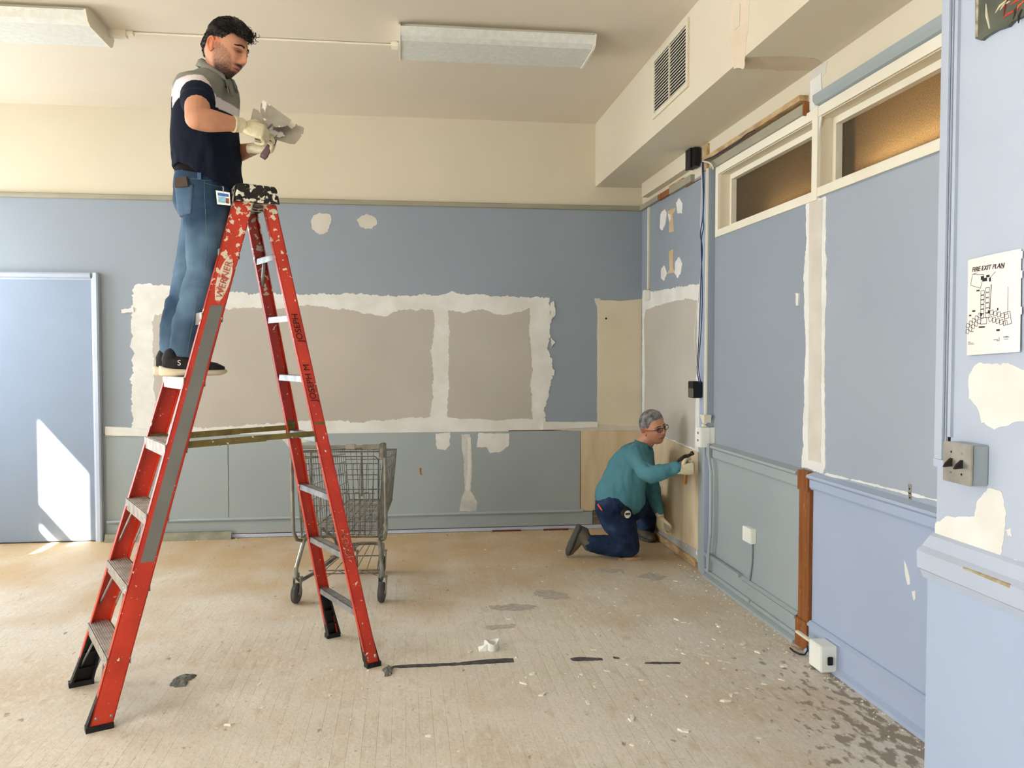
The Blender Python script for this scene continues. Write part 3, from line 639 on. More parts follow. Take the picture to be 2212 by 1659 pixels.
text_on('JOSEPH', .042, mid, -ax2, nrm.cross(-ax2), INK, LD, 'handwriting', .2)
mid = lad(rr(1.40, -1)+Vector((.0, -.003, 0)))
text_on('JOSEPH M', .042, mid, -ax2, nrm.cross(-ax2), INK, LD, 'handwriting', .2)
mid = lad(rr(.62, -1)+Vector((.0, -.003, 0)))
text_on('JOSEPH', .045, mid, -ax2, nrm.cross(-ax2), mat('scratched_marks', (214, 150, 110), (120, 40, 30), 60, rough=.6), LD, 'handwriting', .2)

# ================================================================== SHOPPING CART
# cart frame measured on the floor: rear casters nearest the camera
CB = Vector((-.40, 5.28, 0)); CXv = Vector((.996, -.083, 0)).normalized()   # left -> right as seen
CYv = Vector((.20, .98, 0)).normalized()                                     # pushing direction, away from camera
def ct(p): return CB+CXv*p[0]+CYv*p[1]+Vector((0, 0, p[2]))
CT = thing('shopping_cart', CB, 'wire shopping cart with grey wheels standing behind the ladder by the back wall', 'cart')
ROD = mat('galvanised_wire', (140, 136, 124), (104, 98, 88), 25, rough=.42, metal=.65)
TUBE = mat('cart_tube', (158, 158, 150), (120, 116, 106), 10, rough=.35, metal=.7)
HW = .27
def lerp(a, b, t): return a+(b-a)*t
# basket: rear (handle) end y=0 tall, front end y=.80 narrower, floor rises a little
def bx_(s, y, z):  # side wall x at depth y, height z
    t = y/.80; zb = lerp(.40, .50, t); zt = lerp(.94, .86, t)
    top = lerp(HW, .185, t); bot = lerp(HW-.035, .15, t); q = (z-zb)/(zt-zb)
    return s*lerp(bot, top, q)
b = MB(); b.X = ct
r1, r2 = .0042, .0022
for z in (0, 1):
    for s in (-1, 1):
        b.tube([(bx_(s, y, lerp(lerp(.40, .50, y/.8), lerp(.94, .86, y/.8), z)), y, lerp(lerp(.40, .50, y/.8), lerp(.94, .86, y/.8), z)) for y in (0, .4, .8)], r1, 6)
for s in (-1, 1):
    n = 22
    for i in range(n+1):
        y = .8*i/n; zb = lerp(.40, .50, y/.8); zt = lerp(.94, .86, y/.8)
        b.tube([(bx_(s, y, zb), y, zb), (bx_(s, y, zt), y, zt)], r2, 4)
    for q in (.18, .36, .55, .75, .9):
        b.tube([(bx_(s, y, lerp(lerp(.40, .50, y/.8), lerp(.94, .86, y/.8), q)), y, lerp(lerp(.40, .50, y/.8), lerp(.94, .86, y/.8), q)) for y in (0, .4, .8)], r2, 4)
for (y, nn) in ((.8, 9),):
    zb, zt = .50, .86
    for i in range(nn+1):
        t = i/nn*2-1; b.tube([(t*.15, y, zb), (t*.185, y, zt)], r2, 4)
    for q in (0, .2, .4, .6, .8, 1): z = lerp(zb, zt, q); b.tube([(bx_(-1, y, z), y, z), (bx_(1, y, z), y, z)], r1 if q in (0, 1) else r2, 4)
for i in range(29):      # floor
    y = .8*i/28; z = lerp(.40, .50, y/.8); b.tube([(bx_(-1, y, z), y, z), (bx_(1, y, z), y, z)], r2, 4)
for i in range(8):
    t = i/7*2-1; b.tube([(t*(HW-.035), 0, .397), (t*.15, .8, .497)], r2*1.2, 4)
b.build('basket', ROD, CT)
b = MB(); b.X = ct   # rear gate
for i in range(13):
    t = i/12*2-1; b.tube([(t*(HW-.04), .006, .405), (t*(HW-.02), .006, .86)], r2, 4)
for z in (.405, .50, .60, .70, .79, .86): b.tube([(-(HW-.03), .004, z), (HW-.03, .004, z)], r2*1.4, 5)
b.tube([(-.235, -.002, .42), (-.24, -.002, .885), (-.22, -.002, .905), (.22, -.002, .905), (.24, -.002, .885), (.235, -.002, .42)], .004, 6)
gate = b.build('rear_gate', ROD, CT)
b = MB(); b.X = ct   # folded child seat wires
for x in (-.17, -.11, -.03, .03, .10, .16):
    b.tube([(x-.018, .03, .41), (x-.018, .03, .66), (x-.01, .03, .675), (x+.01, .03, .675), (x+.018, .03, .66), (x+.018, .03, .41)], .003, 5)
b.tube([(-.21, .03, .67), (.21, .03, .67)], .003, 5); b.tube([(.14, -.012, .93), (.14, -.014, .66)], .006, 6); b.tube([(-.17, -.012, .93), (-.17, -.014, .70)], .006, 6)
b.build('child_seat', ROD, CT)
b = MB(); b.X = ct   # handle
b.tube([(-.275, -.035, .968), (.275, -.035, .968)], .011, 10); b.tube([(-.275, 0, .935), (.275, 0, .935)], .006, 6)
b.box((.05, -.05, .955), (.11, -.02, .985), .004); b.box((.15, -.05, .955), (.275, -.02, .982), .004)
hd = b.build('handle', TUBE, CT)
for s in (-1, 1): b = MB(); b.X = ct; b.box((s*.272-.014, -.055, .90), (s*.272+.014, .02, .99), .005); b.build('end_cap', MT['chrome'], hd)
b = MB(); b.X = ct   # tubular frame
for s in (-1, 1):
    b.tube([(s*.275, -.03, .96), (s*.285, -.02, .90), (s*.285, 0, .44), (s*.27, .02, .385), (s*.24, .06, .37)], .011, 10)
    b.tube([(s*.235, .1, .385), (s*.235, .04, .37), (s*.262, -.02, .22), (s*.265, -.02, .165), (s*.25, .01, .13), (s*.20, .2, .14), (s*.14, .55, .18), (s*.11, .68, .2)], .0125, 10)
    b.tube([(s*.2, .3, .40), (s*.15, .42, .30), (s*.14, .52, .18)], .010, 8)
b.tube([(-.11, .68, .2), (-.05, .71, .205), (.05, .71, .205), (.11, .68, .2)], .0125, 10)
b.build('frame', TUBE, CT)
b = MB(); b.X = ct   # lower rack
for q in range(7):
    t = q/6; b.tube([(lerp(-.2, .2, t), .12, .165), (lerp(-.11, .11, t), .62, .22)], .003, 5)
for (y, z, hw_) in ((.12, .165, .23), (.12, .145, .21), (.62, .225, .13), (.38, .195, .17)): b.tube([(-hw_, y, z), (hw_, y, z)], .0045, 6)
b.tube([(-.2, .12, .165), (-.12, .12, .125), (-.05, .12, .165), (.05, .12, .125), (.12, .12, .165), (.2, .12, .13)], .003, 5)
b.build('lower_rack', ROD, CT)
WHL = mat('grey_rubber', (92, 92, 92), (72, 72, 72), 20, rough=.6)
def caster(x, y, r, ang):
    b = MB(); b.X = ct
    c, s = cos(ang), sin(ang); f = Vector((s, c, 0)); a = Vector((c, -s, 0))
    cx = Vector((x, y, r))-f*.02
    for q in (-1, 1): b.hexa([cx+a*(q*.021)-f*.012+Vector((0, 0, -.012)), cx+a*(q*.024)-f*.012+Vector((0, 0, -.012)), cx+a*(q*.024)+f*.012+Vector((0, 0, -.012)), cx+a*(q*.021)+f*.012+Vector((0, 0, -.012)),
              cx+a*(q*.021)+f*.005+Vector((0, 0, r+.03)), cx+a*(q*.024)+f*.005+Vector((0, 0, r+.03)), cx+a*(q*.024)+f*.04+Vector((0, 0, r+.03)), cx+a*(q*.021)+f*.04+Vector((0, 0, r+.03))])
    b.obox(cx+f*.022+Vector((0, 0, r+.03)), a*.026, f*.02, Vector((0, 0, .004))); b.lathe(cx+f*.022+Vector((0, 0, r+.03)), (0, 0, 1), [(0, .012), (.03, .012)], 10)
    cs = b.build('caster', TUBE, CT)
    b = MB(); b.X = ct
    b.lathe(cx-a*.016, a, [(0, r*.55), (.002, r*.92), (.007, r), (.025, r), (.030, r*.92), (.032, r*.55)], 28)
    w_ = b.build('wheel', WHL, cs); b = MB(); b.X = ct; b.lathe(cx-a*.0225, a, [(0, .009), (.045, .009)], 10); b.build('axle', MT['alum'], cs)
for (x, y, r, g) in ((-.262, -.0, .062, .08), (.262, .0, .062, .05), (-.095, .70, .062, .12), (.105, .70, .062, .0)): caster(x, y, r, g)

# ================================================================== CEILING LIGHTS
LENS = mat('prismatic_lens', (226, 228, 222), (214, 216, 208), 30, rough=.35, bump=.2, bscale=220)
def fixture(x0, x1, label):
    y0, y1 = 5.17, 5.65; f = thing('ceiling_light', ((x0+x1)/2, (y0+y1)/2, ZC), label, 'light', 'ceiling lights')
    b = MB(); b.box((x0+.01, y0+.06, ZC-.055), (x1-.01, y1-.06, ZC)); b.build('housing', MT['white'], f)
    b = MB(); b.prism([(x0+.01, y0, ZC-.035), (x0+.01, y0+.03, ZC-.08), (x0+.01, y0+.07, ZC-.098), (x0+.01, y1-.07, ZC-.098), (x0+.01, y1-.03, ZC-.08), (x0+.01, y1, ZC-.035), (x0+.01, y1-.04, ZC-.02), (x0+.01, y0+.04, ZC-.02)], (x1-x0-.02, 0, 0)); b.build('lens', LENS, f)
    for x in (x0, x1-.012):
        b = MB(); b.prism([(x, y0-.004, ZC-.03), (x, y0+.03, ZC-.086), (x, y0+.07, ZC-.104), (x, y1-.07, ZC-.104), (x, y1-.03, ZC-.086), (x, y1+.004, ZC-.03), (x, y1-.05, ZC), (x, y0+.05, ZC)], (.012, 0, 0)); b.build('end_plate', MT['white'], f)
    return f
fixture(-.025, 1.19, 'white ceiling light with a flat lens, nearer the vent and mounted alone over the room')
fixture(-3.03, -1.80, 'white ceiling light with a flat lens, cut off by the left edge of the photo')
b = MB(); b.tube([(-1.80, 5.57, ZC-.008), (-.025, 5.57, ZC-.008)], .0065, 8); b.box((-1.80, 5.545, ZC-.04), (-1.70, 5.595, ZC)); b.tube([(-1.72, 5.57, ZC-.01), (-1.66, 5.57, ZC-.008)], .02, 8)
tag(b.build('ceiling_conduit', MT['white'], origin=(-.9, 5.57, ZC)), 'thin painted conduit running along the ceiling between the two lights', 'conduit')
b = MB(); b.box((-.075, 5.52, ZC-.03), (-.025, 5.60, ZC), .006)
tag(b.build('conduit_box', MT['white'], origin=(-.05, 5.56, ZC)), 'small white conduit coupling at the end of the light nearer the vent', 'fitting')

# ================================================================== VENT GRILLE
y0, y1, z0, z1 = 4.86, 5.50, 3.135, 3.475
V = thing('air_vent', (S-.01, (y0+y1)/2, (z0+z1)/2), 'white wall vent grille with black slots on the soffit', 'vent')
b = MB(); x = S-.012
b.box((x, y0-.035, z0-.03), (S, y1+.035, z0)); b.box((x, y0-.035, z1), (S, y1+.035, z1+.03)); b.box((x, y0-.035, z0), (S, y0, z1)); b.box((x, y1, z0), (S, y1+.035, z1)); b.box((x, (y0+y1)/2-.006, z0), (S, (y0+y1)/2+.006, z1))
b.build('frame', MT['cream'], V)
b = MB(); b.box((S-.003, y0, z0), (S-.001, y1, z1)); b.build('duct_opening', MT['dark'], V)
n = 17
for k in range(n):
    z = z0+(z1-z0)*(k+.5)/n; b = MB(); b.box((S-.008, y0, z-.0022), (S-.0045, y1, z+.0022)); b.build('slat', MT['white'], V)

# ================================================================== WALL FITTINGS
def wthing(name, c, label, cat, group=None): return thing(name, c, label, cat, group)
p0 = onx(1540, 362); p1 = onx(1540, 893)
b = MB(); b.box((W-.058, 5.51, 1.05), (W-.034+.012, 5.535, 2.79), .003); o = b.build('cable_raceway', MT['race'], origin=(W-.03, 5.52, .98))
b = MB(); b.prism([(W-.075, 5.48, 1.125), (W-.075, 5.57, 1.125), (W-.065, 5.545, 1.07), (W-.065, 5.51, 1.06)], (.05, 0, 0)); b.box((W-.07, 5.51, 1.042), (W-.03, 5.54, 1.06)); b.build('raceway_fitting', MT['race'], o)
# (sits on the wall via its backing strip)
b = MB(); b.box((W-.046, 5.505, 1.045), (W, 5.54, 2.79)); b.build('backing_strip', MT['blue'], o)
tag(o, 'cream plastic cable raceway running up the right wall beside the nearer window', 'raceway')
b = MB(); b.box((W-.02, 7.02, 2.09), (W, 7.045, 2.79), .003)
tag(b.build('cable_raceway', MT['race'], origin=(W, 7.03, 2.09)), 'short cream cable raceway hanging from the picture rail near the room corner', 'raceway')
b = MB(); b.box((W-.055, 7.00, 1.995), (W-.0, 7.06, 2.085), .006)
tag(b.build('junction_box', MT['plastic'], origin=(W, 7.03, 2.04)), 'small white box at the bottom end of the short corner raceway', 'box')
b = MB(); b.box((W-.075, 5.80, 2.855), (W-.061, 5.905, 3.0-.005)); b.box((W-.061, 5.76, 2.86), (W-.02, 5.90, 2.99))
tag(b.build('open_junction_box', MT['black'], origin=(W, 5.85, 2.86)), 'black open junction box under the soffit where the wires come out', 'box')
# hanging wires
wn = [-1]
def wire(pts, r, m, nm, label):
    wn[0] += 1; dx_ = (0, -.009, .009)[wn[0]] if wn[0] < 3 else 0; P = [onx(x, y, xx+dx_) for (x, y, xx) in pts]
    # smooth with catmull-rom
    out = []
    for i in range(len(P)-1):
        a, b1, c, d = P[max(i-1, 0)], P[i], P[i+1], P[min(i+2, len(P)-1)]
        for j in range(5):
            t = j/5; out.append(.5*((2*b1)+(c-a)*t+(2*a-5*b1+4*c-d)*t*t+(3*b1-a-3*c+d)*t**3))
    out.append(P[-1]); b = MB(); b.tube(out, r, 6)
    o = b.build(nm, m, origin=P[-1]); return tag(o, label, 'wire')
NAVY = mat('navy_wire', (28, 38, 86), rough=.45); WWH = mat('white_wire', (216, 212, 200), rough=.5)
x_ = W-.065
wire([(1517, 350, x_), (1518, 380, x_), (1519, 420, x_), (1518, 470, x_), (1513, 505, x_), (1517, 540, x_), (1514, 600, x_), (1511, 700, x_), (1508, 760, x_), (1506, 800, x_), (1511, 828, x_)], .0035, NAVY, 'hanging_wire', 'navy blue wire hanging nearest the corner from black box to lower wall box')
wire([(1519, 350, x_), (1521, 400, x_), (1519, 470, x_), (1520, 490, x_), (1515, 520, x_), (1516, 580, x_), (1517, 650, x_), (1514, 720, x_), (1509, 790, x_), (1514, 828, x_)], .0035, NAVY, 'hanging_wire', 'navy blue wire crossing the white wire, hanging on the window side')
wire([(1515, 352, x_), (1516, 400, x_), (1514, 450, x_), (1513, 490, x_), (1517, 530, x_), (1514, 590, x_), (1508, 650, x_), (1502, 700, x_), (1501, 740, x_), (1506, 800, x_), (1510, 826, x_)], .003, WWH, 'hanging_wire', 'thin white wire hanging beside the navy wires in the room corner')
wire([(1519, 349, W-.06), (1528, 350, W-.06), (1537, 355, W-.055), (1541, 366, W-.05)], .006, WWH, 'cable_loop', 'short white cable bending from the black box into the raceway')
wire([(1522, 346, W-.06), (1545, 336, W-.055), (1575, 318, W-.055), (1595, 307, W-.055), (1610, 292, W-.055), (1630, 281, W-.055)], .004, NAVY, 'loose_cable', 'dark cable lying on the wood strip above the far transom window')
c = onx(1522, 842); b = MB(); b.box((W-.10, c.y-.05, c.z-.055), (W-.034, c.y+.06, c.z+.06), .004)
bx0 = b.build('wall_control_box', MT['black'], origin=(W-.034, c.y, c.z)); tag(bx0, 'small black electrical box on the wall where the hanging wires end', 'box')
b = MB(); b.box((W-.101, c.y-.055, c.z-.05), (W-.1, c.y+.05, c.z+.01)); b.build('face_plate', mat('olive_plate', (92, 88, 74), rough=.4), bx0)
# outlet below raceway
z0, z1 = .905, 1.04
b = MB(); b.box((W-.10, 5.475, z0), (W-.034, 5.575, z1), .004); o = b.build('power_outlet', MT['plastic'], origin=(W-.03, 5.52, z0)); tag(o, 'cream surface outlet box above the chair rail under the tall raceway', 'outlet')
for z in (.95, 1.0): b = MB(); b.box((W-.1012, 5.52, z-.008), (W-.0995, 5.535, z+.008)); b.build('socket_hole', MT['dark'], o)
b = MB(); b.box((W-.034, 5.48, z0), (W-.0, 5.57, z1)); b.build('back_box', MT['plastic'], o)
# painted raceway going down from the outlet
P = [(1531, 958), (1531, 985), (1533, 1000), (1536, 1020), (1536, 1080), (1535, 1150), (1531, 1190), (1529, 1235)]
b = MB(); b.tube([onx(x, y, W-.052) for x, y in P], .011, 8)
tag(b.build('painted_conduit', MT['grey'], origin=(W-.05, 5.5, .02)), 'grey painted conduit dropping from the outlet box to the baseboard', 'conduit')
# small jack box
z_ = onx(1618, 1150).z; ya, yb = onx(1605, 1150, W-.04).y, onx(1623, 1150, W-.04).y
b = MB(); b.box((W-.045, yb, z_-.045), (W-.006, ya, z_+.045), .004)
tag(b.build('phone_jack', MT['plastic'], origin=(W, (ya+yb)/2, z_)), 'white square jack box on the grey wainscot with a conduit below', 'outlet')
b = MB(); b.tube([onx(x, y, W-.018) for x, y in ((1624, 1168), (1623, 1215), (1620, 1240), (1617, 1255), (1617, 1275))], .0085, 8)
tag(b.build('painted_conduit', MT['grey'], origin=(W-.02, 4.9, .3)), 'thin grey conduit from the square jack box down to the baseboard', 'conduit')
# big outlet by the brown post
a = onx(1750, 1365, W-.11); c = onx(1776, 1430, W-.11)
b = MB(); b.box((W-.115, c.y, .012), (W-.034, a.y, .138), .004); o = b.build('baseboard_outlet', MT['plastic'], origin=(W-.03, a.y-.05, 0)); tag(o, 'large white outlet box on the baseboard next to the bare brown post', 'outlet')
b = MB(); b.box((W-.085, c.y-.001, .05), (W-.06, c.y-.012, .09), .003); b.build('plug', MT['black'], o)
b = MB(); b.box((W-.115, a.y, .118), (W-.095, a.y+.15, .13), .002); b.build('raceway_stub', MT['race'], o)
b = MB(); b.box((W-.034, c.y, .02), (W-.02, a.y, .137)); b.build('back_box', MT['pale'], o)
pts = [onz(x, y, .008) for x, y in ((1707, 1400), (1715, 1407), (1728, 1413), (1738, 1414))]+[onx(1745, 1405, W-.06), onx(1744, 1396, W-.055)]
b = MB(); b.tube(pts, .005, 6); tag(b.build('cable_end', MT['black'], origin=pts[0]), 'short black cable end lying on the floor at the foot of the brown post', 'cable')

# ---- pilaster fittings
def pf(x, y, off=0.0): return onx(x, y, XP-off)
# light switch
ya, yb = 2.30, 2.172; z0, z1 = 1.166, 1.284
SWT = thing('light_switch', (XP, (ya+yb)/2, (z0+z1)/2), 'double toggle light switch with steel plate in a surface box on the pilaster', 'switch')
b = MB(); b.box((XP-.05, yb+.004, z0+.002), (XP, ya-.004, z1-.002), .003); b.build('switch_box', mat('grey_switch_box', (158, 168, 174), rough=.45), SWT)
b = MB(); b.box((XP-.056, yb, z0), (XP-.05, ya, z1), .0025); PL = b.build('steel_plate', MT['steel'], SWT)
for yy in ((ya+yb)/2+.025, (ya+yb)/2-.022):
    b = MB(); zc = (z0+z1)/2; b.hexa([(XP-.056, yy-.006, zc-.012), (XP-.056, yy+.006, zc-.012), (XP-.056, yy+.006, zc+.012), (XP-.056, yy-.006, zc+.012), (XP-.08, yy-.0045, zc-.014), (XP-.08, yy+.0045, zc-.014), (XP-.072, yy+.0045, zc-.001), (XP-.072, yy-.0045, zc-.001)]); b.build('toggle', MT['black'], SWT)
    for s in (-1, 1):
        b = MB(); b.lathe((XP-.056, yy, zc+s*.03), (-1, 0, 0), [(0, .0035), (.001, .003)], 10); b.build('screw', MT['dark'] if (s > 0) == (yy > (ya+yb)/2) else MT['alum'], PL)
# fire exit plan
PAPER = mat('laminated_paper', (240, 232, 226), (236, 228, 222), 3, rough=.22, spec=.6)
TL, TR, BR_, BL = pf(2092, 562, .003), pf(2207, 537, .003), pf(2207, 760, .003), pf(2092, 768, .003)
PP = thing('exit_plan_sheet', ((TL+BR_)/2), 'laminated sheet titled FIRE EXIT PLAN taped to the pilaster', 'poster')
b = MB(); n = 12; vs = []
for j in range(2):
    for i in range(n+1):
        t = i/n; a = TL.lerp(TR, t); c = BL.lerp(BR_, t); p = a if j == 0 else c
        bow = .006*sin(pi*t)+(.004 if j else 0); vs.append(p+Vector((-bow-.0006, 0, 0)))
fs = [(i, i+1, n+2+i, n+1+i) for i in range(n)]
b.add(vs, fs); sh = b.build('sheet', PAPER, PP); sh.modifiers.new('s', 'SOLIDIFY').thickness = .0006
def pp(u, v, off=.0015):  # u,v in 0..1 over the sheet (v from the top)
    a = TL.lerp(TR, u); c = BL.lerp(BR_, u); p = a.lerp(c, v); return p+Vector((-.006*sin(pi*u)-.004*v-off, 0, 0))
INK2 = mat('print_ink', (40, 36, 44), rough=.5)
b = MB()
def ln(*q, w=.0007):
    for i in range(len(q)-1): b.tube([pp(*q[i]), pp(*q[i+1])], w, 4)
def quad(cx_, cy_, w_, h_, a=0):
    c, s = cos(a), sin(a); k = .62
    q = [(cx_+(dx*c-dy*s*1/k*0-dy*s)*1, cy_+(dx*s+dy*c)*k) for dx, dy in ((-w_, -h_), (w_, -h_), (w_, h_), (-w_, h_), (-w_, -h_))]; ln(*q)
ln((.14, .157), (.72, .157), w=.0009)
ln((.11, .16), (.07, .27), (.29, .32), (.36, .19), (.11, .16))
for k in range(6): quad(.335, .37+k*.048, .035, .034)
for k in range(6): quad(.435, .35+k*.052, .035, .036)
ln((.50, .30), (.49, .55)); ln((.48, .55), (.51, .30)); ln((.46, .24), (.58, .18))
for k in range(5): quad(.28-k*.065, .60+k*.022, .034, .034, .35); quad(.27-k*.065, .66+k*.022, .034, .034, .35)
for k in range(5): quad(.52+k*.065, .585+k*.014, .034, .034, -.25); quad(.50+k*.065, .65+k*.014, .034, .034, -.25)
quad(.365, .66, .06, .05, .05); quad(.8, .66, .05, .1, -.15)
ln((.03, .86), (.8, .84)); ln((.66, .84), (.66, .875), (.62, .875)); ln((.80, .35), (.80, .62))
for (u, v, w_, h_) in ((.33, .22, .03, .02), (.38, .24, .04, .018), (.44, .21, .03, .012), (.24, .34, .03, .008), (.15, .545, .03, .009), (.07, .585, .02, .009), (.31, .59, .02, .016), (.47, .575, .02, .016), (.33, .72, .06, .008), (.63, .56, .01, .012), (.64, .77, .03, .01), (.12, .755, .03, .003), (.10, .873, .06, .002), (.11, .885, .07, .002), (.60, .865, .04, .003), (.78, .845, .05, .003), (.78, .865, .04, .002), (.48, .25, .015, .02)):
    c = pp(u, v); dy = .115*0+abs(TL.y-TR.y)*w_; b.box((c.x, c.y-dy, c.z-.27*h_), (c.x-.0006, c.y+dy, c.z+.27*h_))
b.build('floor_plan', INK2, PP)
c = pp(.43, .125, .002); text_on('FIRE EXIT PLAN', .019, c, (0, -1, 0), (0, 0, 1), INK2, PP, 'lettering', .25)
for (u, v) in ((1.0, .06), (1.0, .25), (1.0, .6)): b = MB(); c = pp(u, v); b.box((c.x, c.y-.006, c.z-.01), (c.x-.0008, c.y+.004, c.z+.01)); b.build('tape_tab', MT['plastic'], PP)
# picture fragment at the top right
AT = pf(2115, 84, .004)
AR = thing('painting', AT, 'corner of an unframed dark green picture with red and black strokes', 'picture')
ART = mat('dark_green_canvas', (74, 78, 66), (98, 102, 90), 9, rough=.5)
b = MB(); b.prism([onx(x, y, XP-.001) for x, y in ((2115, 84), (2127, 88), (2136, 80), (2160, 66), (2185, 58), (2196, 46), (2240, 26), (2240, -70), (2115, -70))], (-.012, 0, 0)); b.build('canvas', ART, AR)
b = MB(); b.prism([(XP-.0131, 2.2498, 2.442), (XP-.0131, 2.239, 2.440), (XP-.0131, 2.238, 2.9), (XP-.0131, 2.2498, 2.9)], (-.0008, 0, 0)); b.build('torn_border', mat('border_paper', (116, 104, 84), (206, 196, 170), 30, rough=.6), AR)
rs = random.Random(5)
for i, (c_, pts) in enumerate([((188, 70, 40), [(2165, 40), (2200, 20)]), ((188, 70, 40), [(2182, 12), (2212, -5)]), ((210, 100, 50), [(2195, 25), (2212, 2)]), ((24, 20, 20), [(2188, 42), (2206, 5)]), ((20, 18, 18), [(2192, 35), (2198, 15)]), ((206, 196, 160), [(2150, 28), (2175, 0)]), ((196, 186, 150), [(2160, 22), (2182, 2)]), ((206, 200, 176), [(2130, 8), (2138, 62)]), ((110, 40, 30), [(2168, 38), (2180, -8)]), ((30, 26, 26), [(2200, 50), (2208, 20)])]):
    a = onx(*pts[0], XP-.0135); c = onx(*pts[1], XP-.0135); b = MB(); m = a.lerp(c, .5)+Vector((0, .004, .003))
    b.tube([a, m, c], [.0012, .004, .002], 6); b.build('brush_stroke', mat('stroke_%d' % i, c_, rough=.5), AR)
# ================================================================== PEOPLE: tools
def J(px, py, y): return ony(px, py, y)
def remesh(b, voxel, smooth=4, name='m', fac=.5):
    me = b.mesh(name); o = bpy.data.objects.new('tmp', me); SC.collection.objects.link(o)
    r = o.modifiers.new('r', 'REMESH'); r.mode = 'VOXEL'; r.voxel_size = voxel
    if smooth: s = o.modifiers.new('s', 'SMOOTH'); s.factor = fac; s.iterations = smooth
    dg = bpy.context.evaluated_depsgraph_get(); dg.update()
    out = bpy.data.meshes.new_from_object(o.evaluated_get(dg)); bpy.data.objects.remove(o); bpy.data.meshes.remove(me)
    return out
def cr(pts, k=6):  # catmull-rom on tuples/vectors incl. radius as 4th value
    out = []; n = len(pts)
    for i in range(n-1):
        a, b1, c, d = pts[max(i-1, 0)], pts[i], pts[i+1], pts[min(i+2, n-1)]
        for j in range(k):
            t = j/k; out.append(tuple(.5*((2*B)+(C-A)*t+(2*A-5*B+4*C-Dd)*t*t+(3*B-A-3*C+Dd)*t**3) for A, B, C, Dd in zip(a, b1, c, d)))
    out.append(tuple(pts[-1])); return out
def limb(b, pts, rad, n=16, k=5):
    """tapered round limb with rounded ends through the joints"""
    q = cr([(p[0], p[1], p[2], r) for p, r in zip(pts, rad)], k)
    P = [Vector(v[:3]) for v in q]; R = [v[3] for v in q]
    t0 = (P[0]-P[1]).normalized(); t1 = (P[-1]-P[-2]).normalized()
    pre = [(P[0]+t0*R[0]*s_, R[0]*sqrt(max(0, 1-s_*s_))) for s_ in (.98, .85, .6, .3)]
    post = [(P[-1]+t1*R[-1]*s_, R[-1]*sqrt(max(0, 1-s_*s_))) for s_ in (.3, .6, .85, .98)]
    P = [p for p, _ in pre]+P+[p for p, _ in post]; R = [max(.0008, r) for _, r in pre]+R+[max(.0008, r) for _, r in post]
    b.tube(P, R, n); return b
def ellipsoid(b, c, ax, ay, az, n=16, m=10):
    c = Vector(c); ax = Vector(ax); ay = Vector(ay); az = Vector(az); secs = []
    for i in range(m+1):
        t = -1+2*i/m; t = max(-.995, min(.995, t)); r = sqrt(1-t*t); secs.append((c+az*t, ax*r, ay*r))
    return b.loft(secs, n)
def set_col(me, fn):
    n = len(me.vertices); co = np.empty(n*3, 'f'); me.vertices.foreach_get('co', co); co = co.reshape(-1, 3)
    c = np.ones((n, 4), 'f'); c[:, :3] = fn(co)
    a = me.color_attributes.new('col', 'FLOAT_COLOR', 'POINT'); a.data.foreach_set('color', c.ravel())
def L3(c): return np.array(lin(c)[:3])
def nzf(co, s, seed=0, oct=3):
    out = np.zeros(len(co))
    for i, p in enumerate(co):
        v = Vector((p[0]*s+seed, p[1]*s, p[2]*s)); a = 0
        for k in range(oct): a += noise.noise(v*(2**k))/(2**k)
        out[i] = a
    return out
def displace(me, fn):
    n = len(me.vertices); co = np.empty(n*3, 'f'); me.vertices.foreach_get('co', co); co = co.reshape(-1, 3)
    no = np.empty(n*3, 'f'); me.vertices.foreach_get('normal', no); no = no.reshape(-1, 3)
    co = co+no*fn(co)[:, None]; me.vertices.foreach_set('co', co.astype('f').ravel()); me.update()
def folds(seed, amp, s=9, stretch=(1, 1, 2.2), ridge=True):
    def f(co):
        q = co*np.array(stretch); a = nzf(q, s, seed, 3)
        return amp*((.35-np.abs(a))*1.6 if ridge else a)
    return f
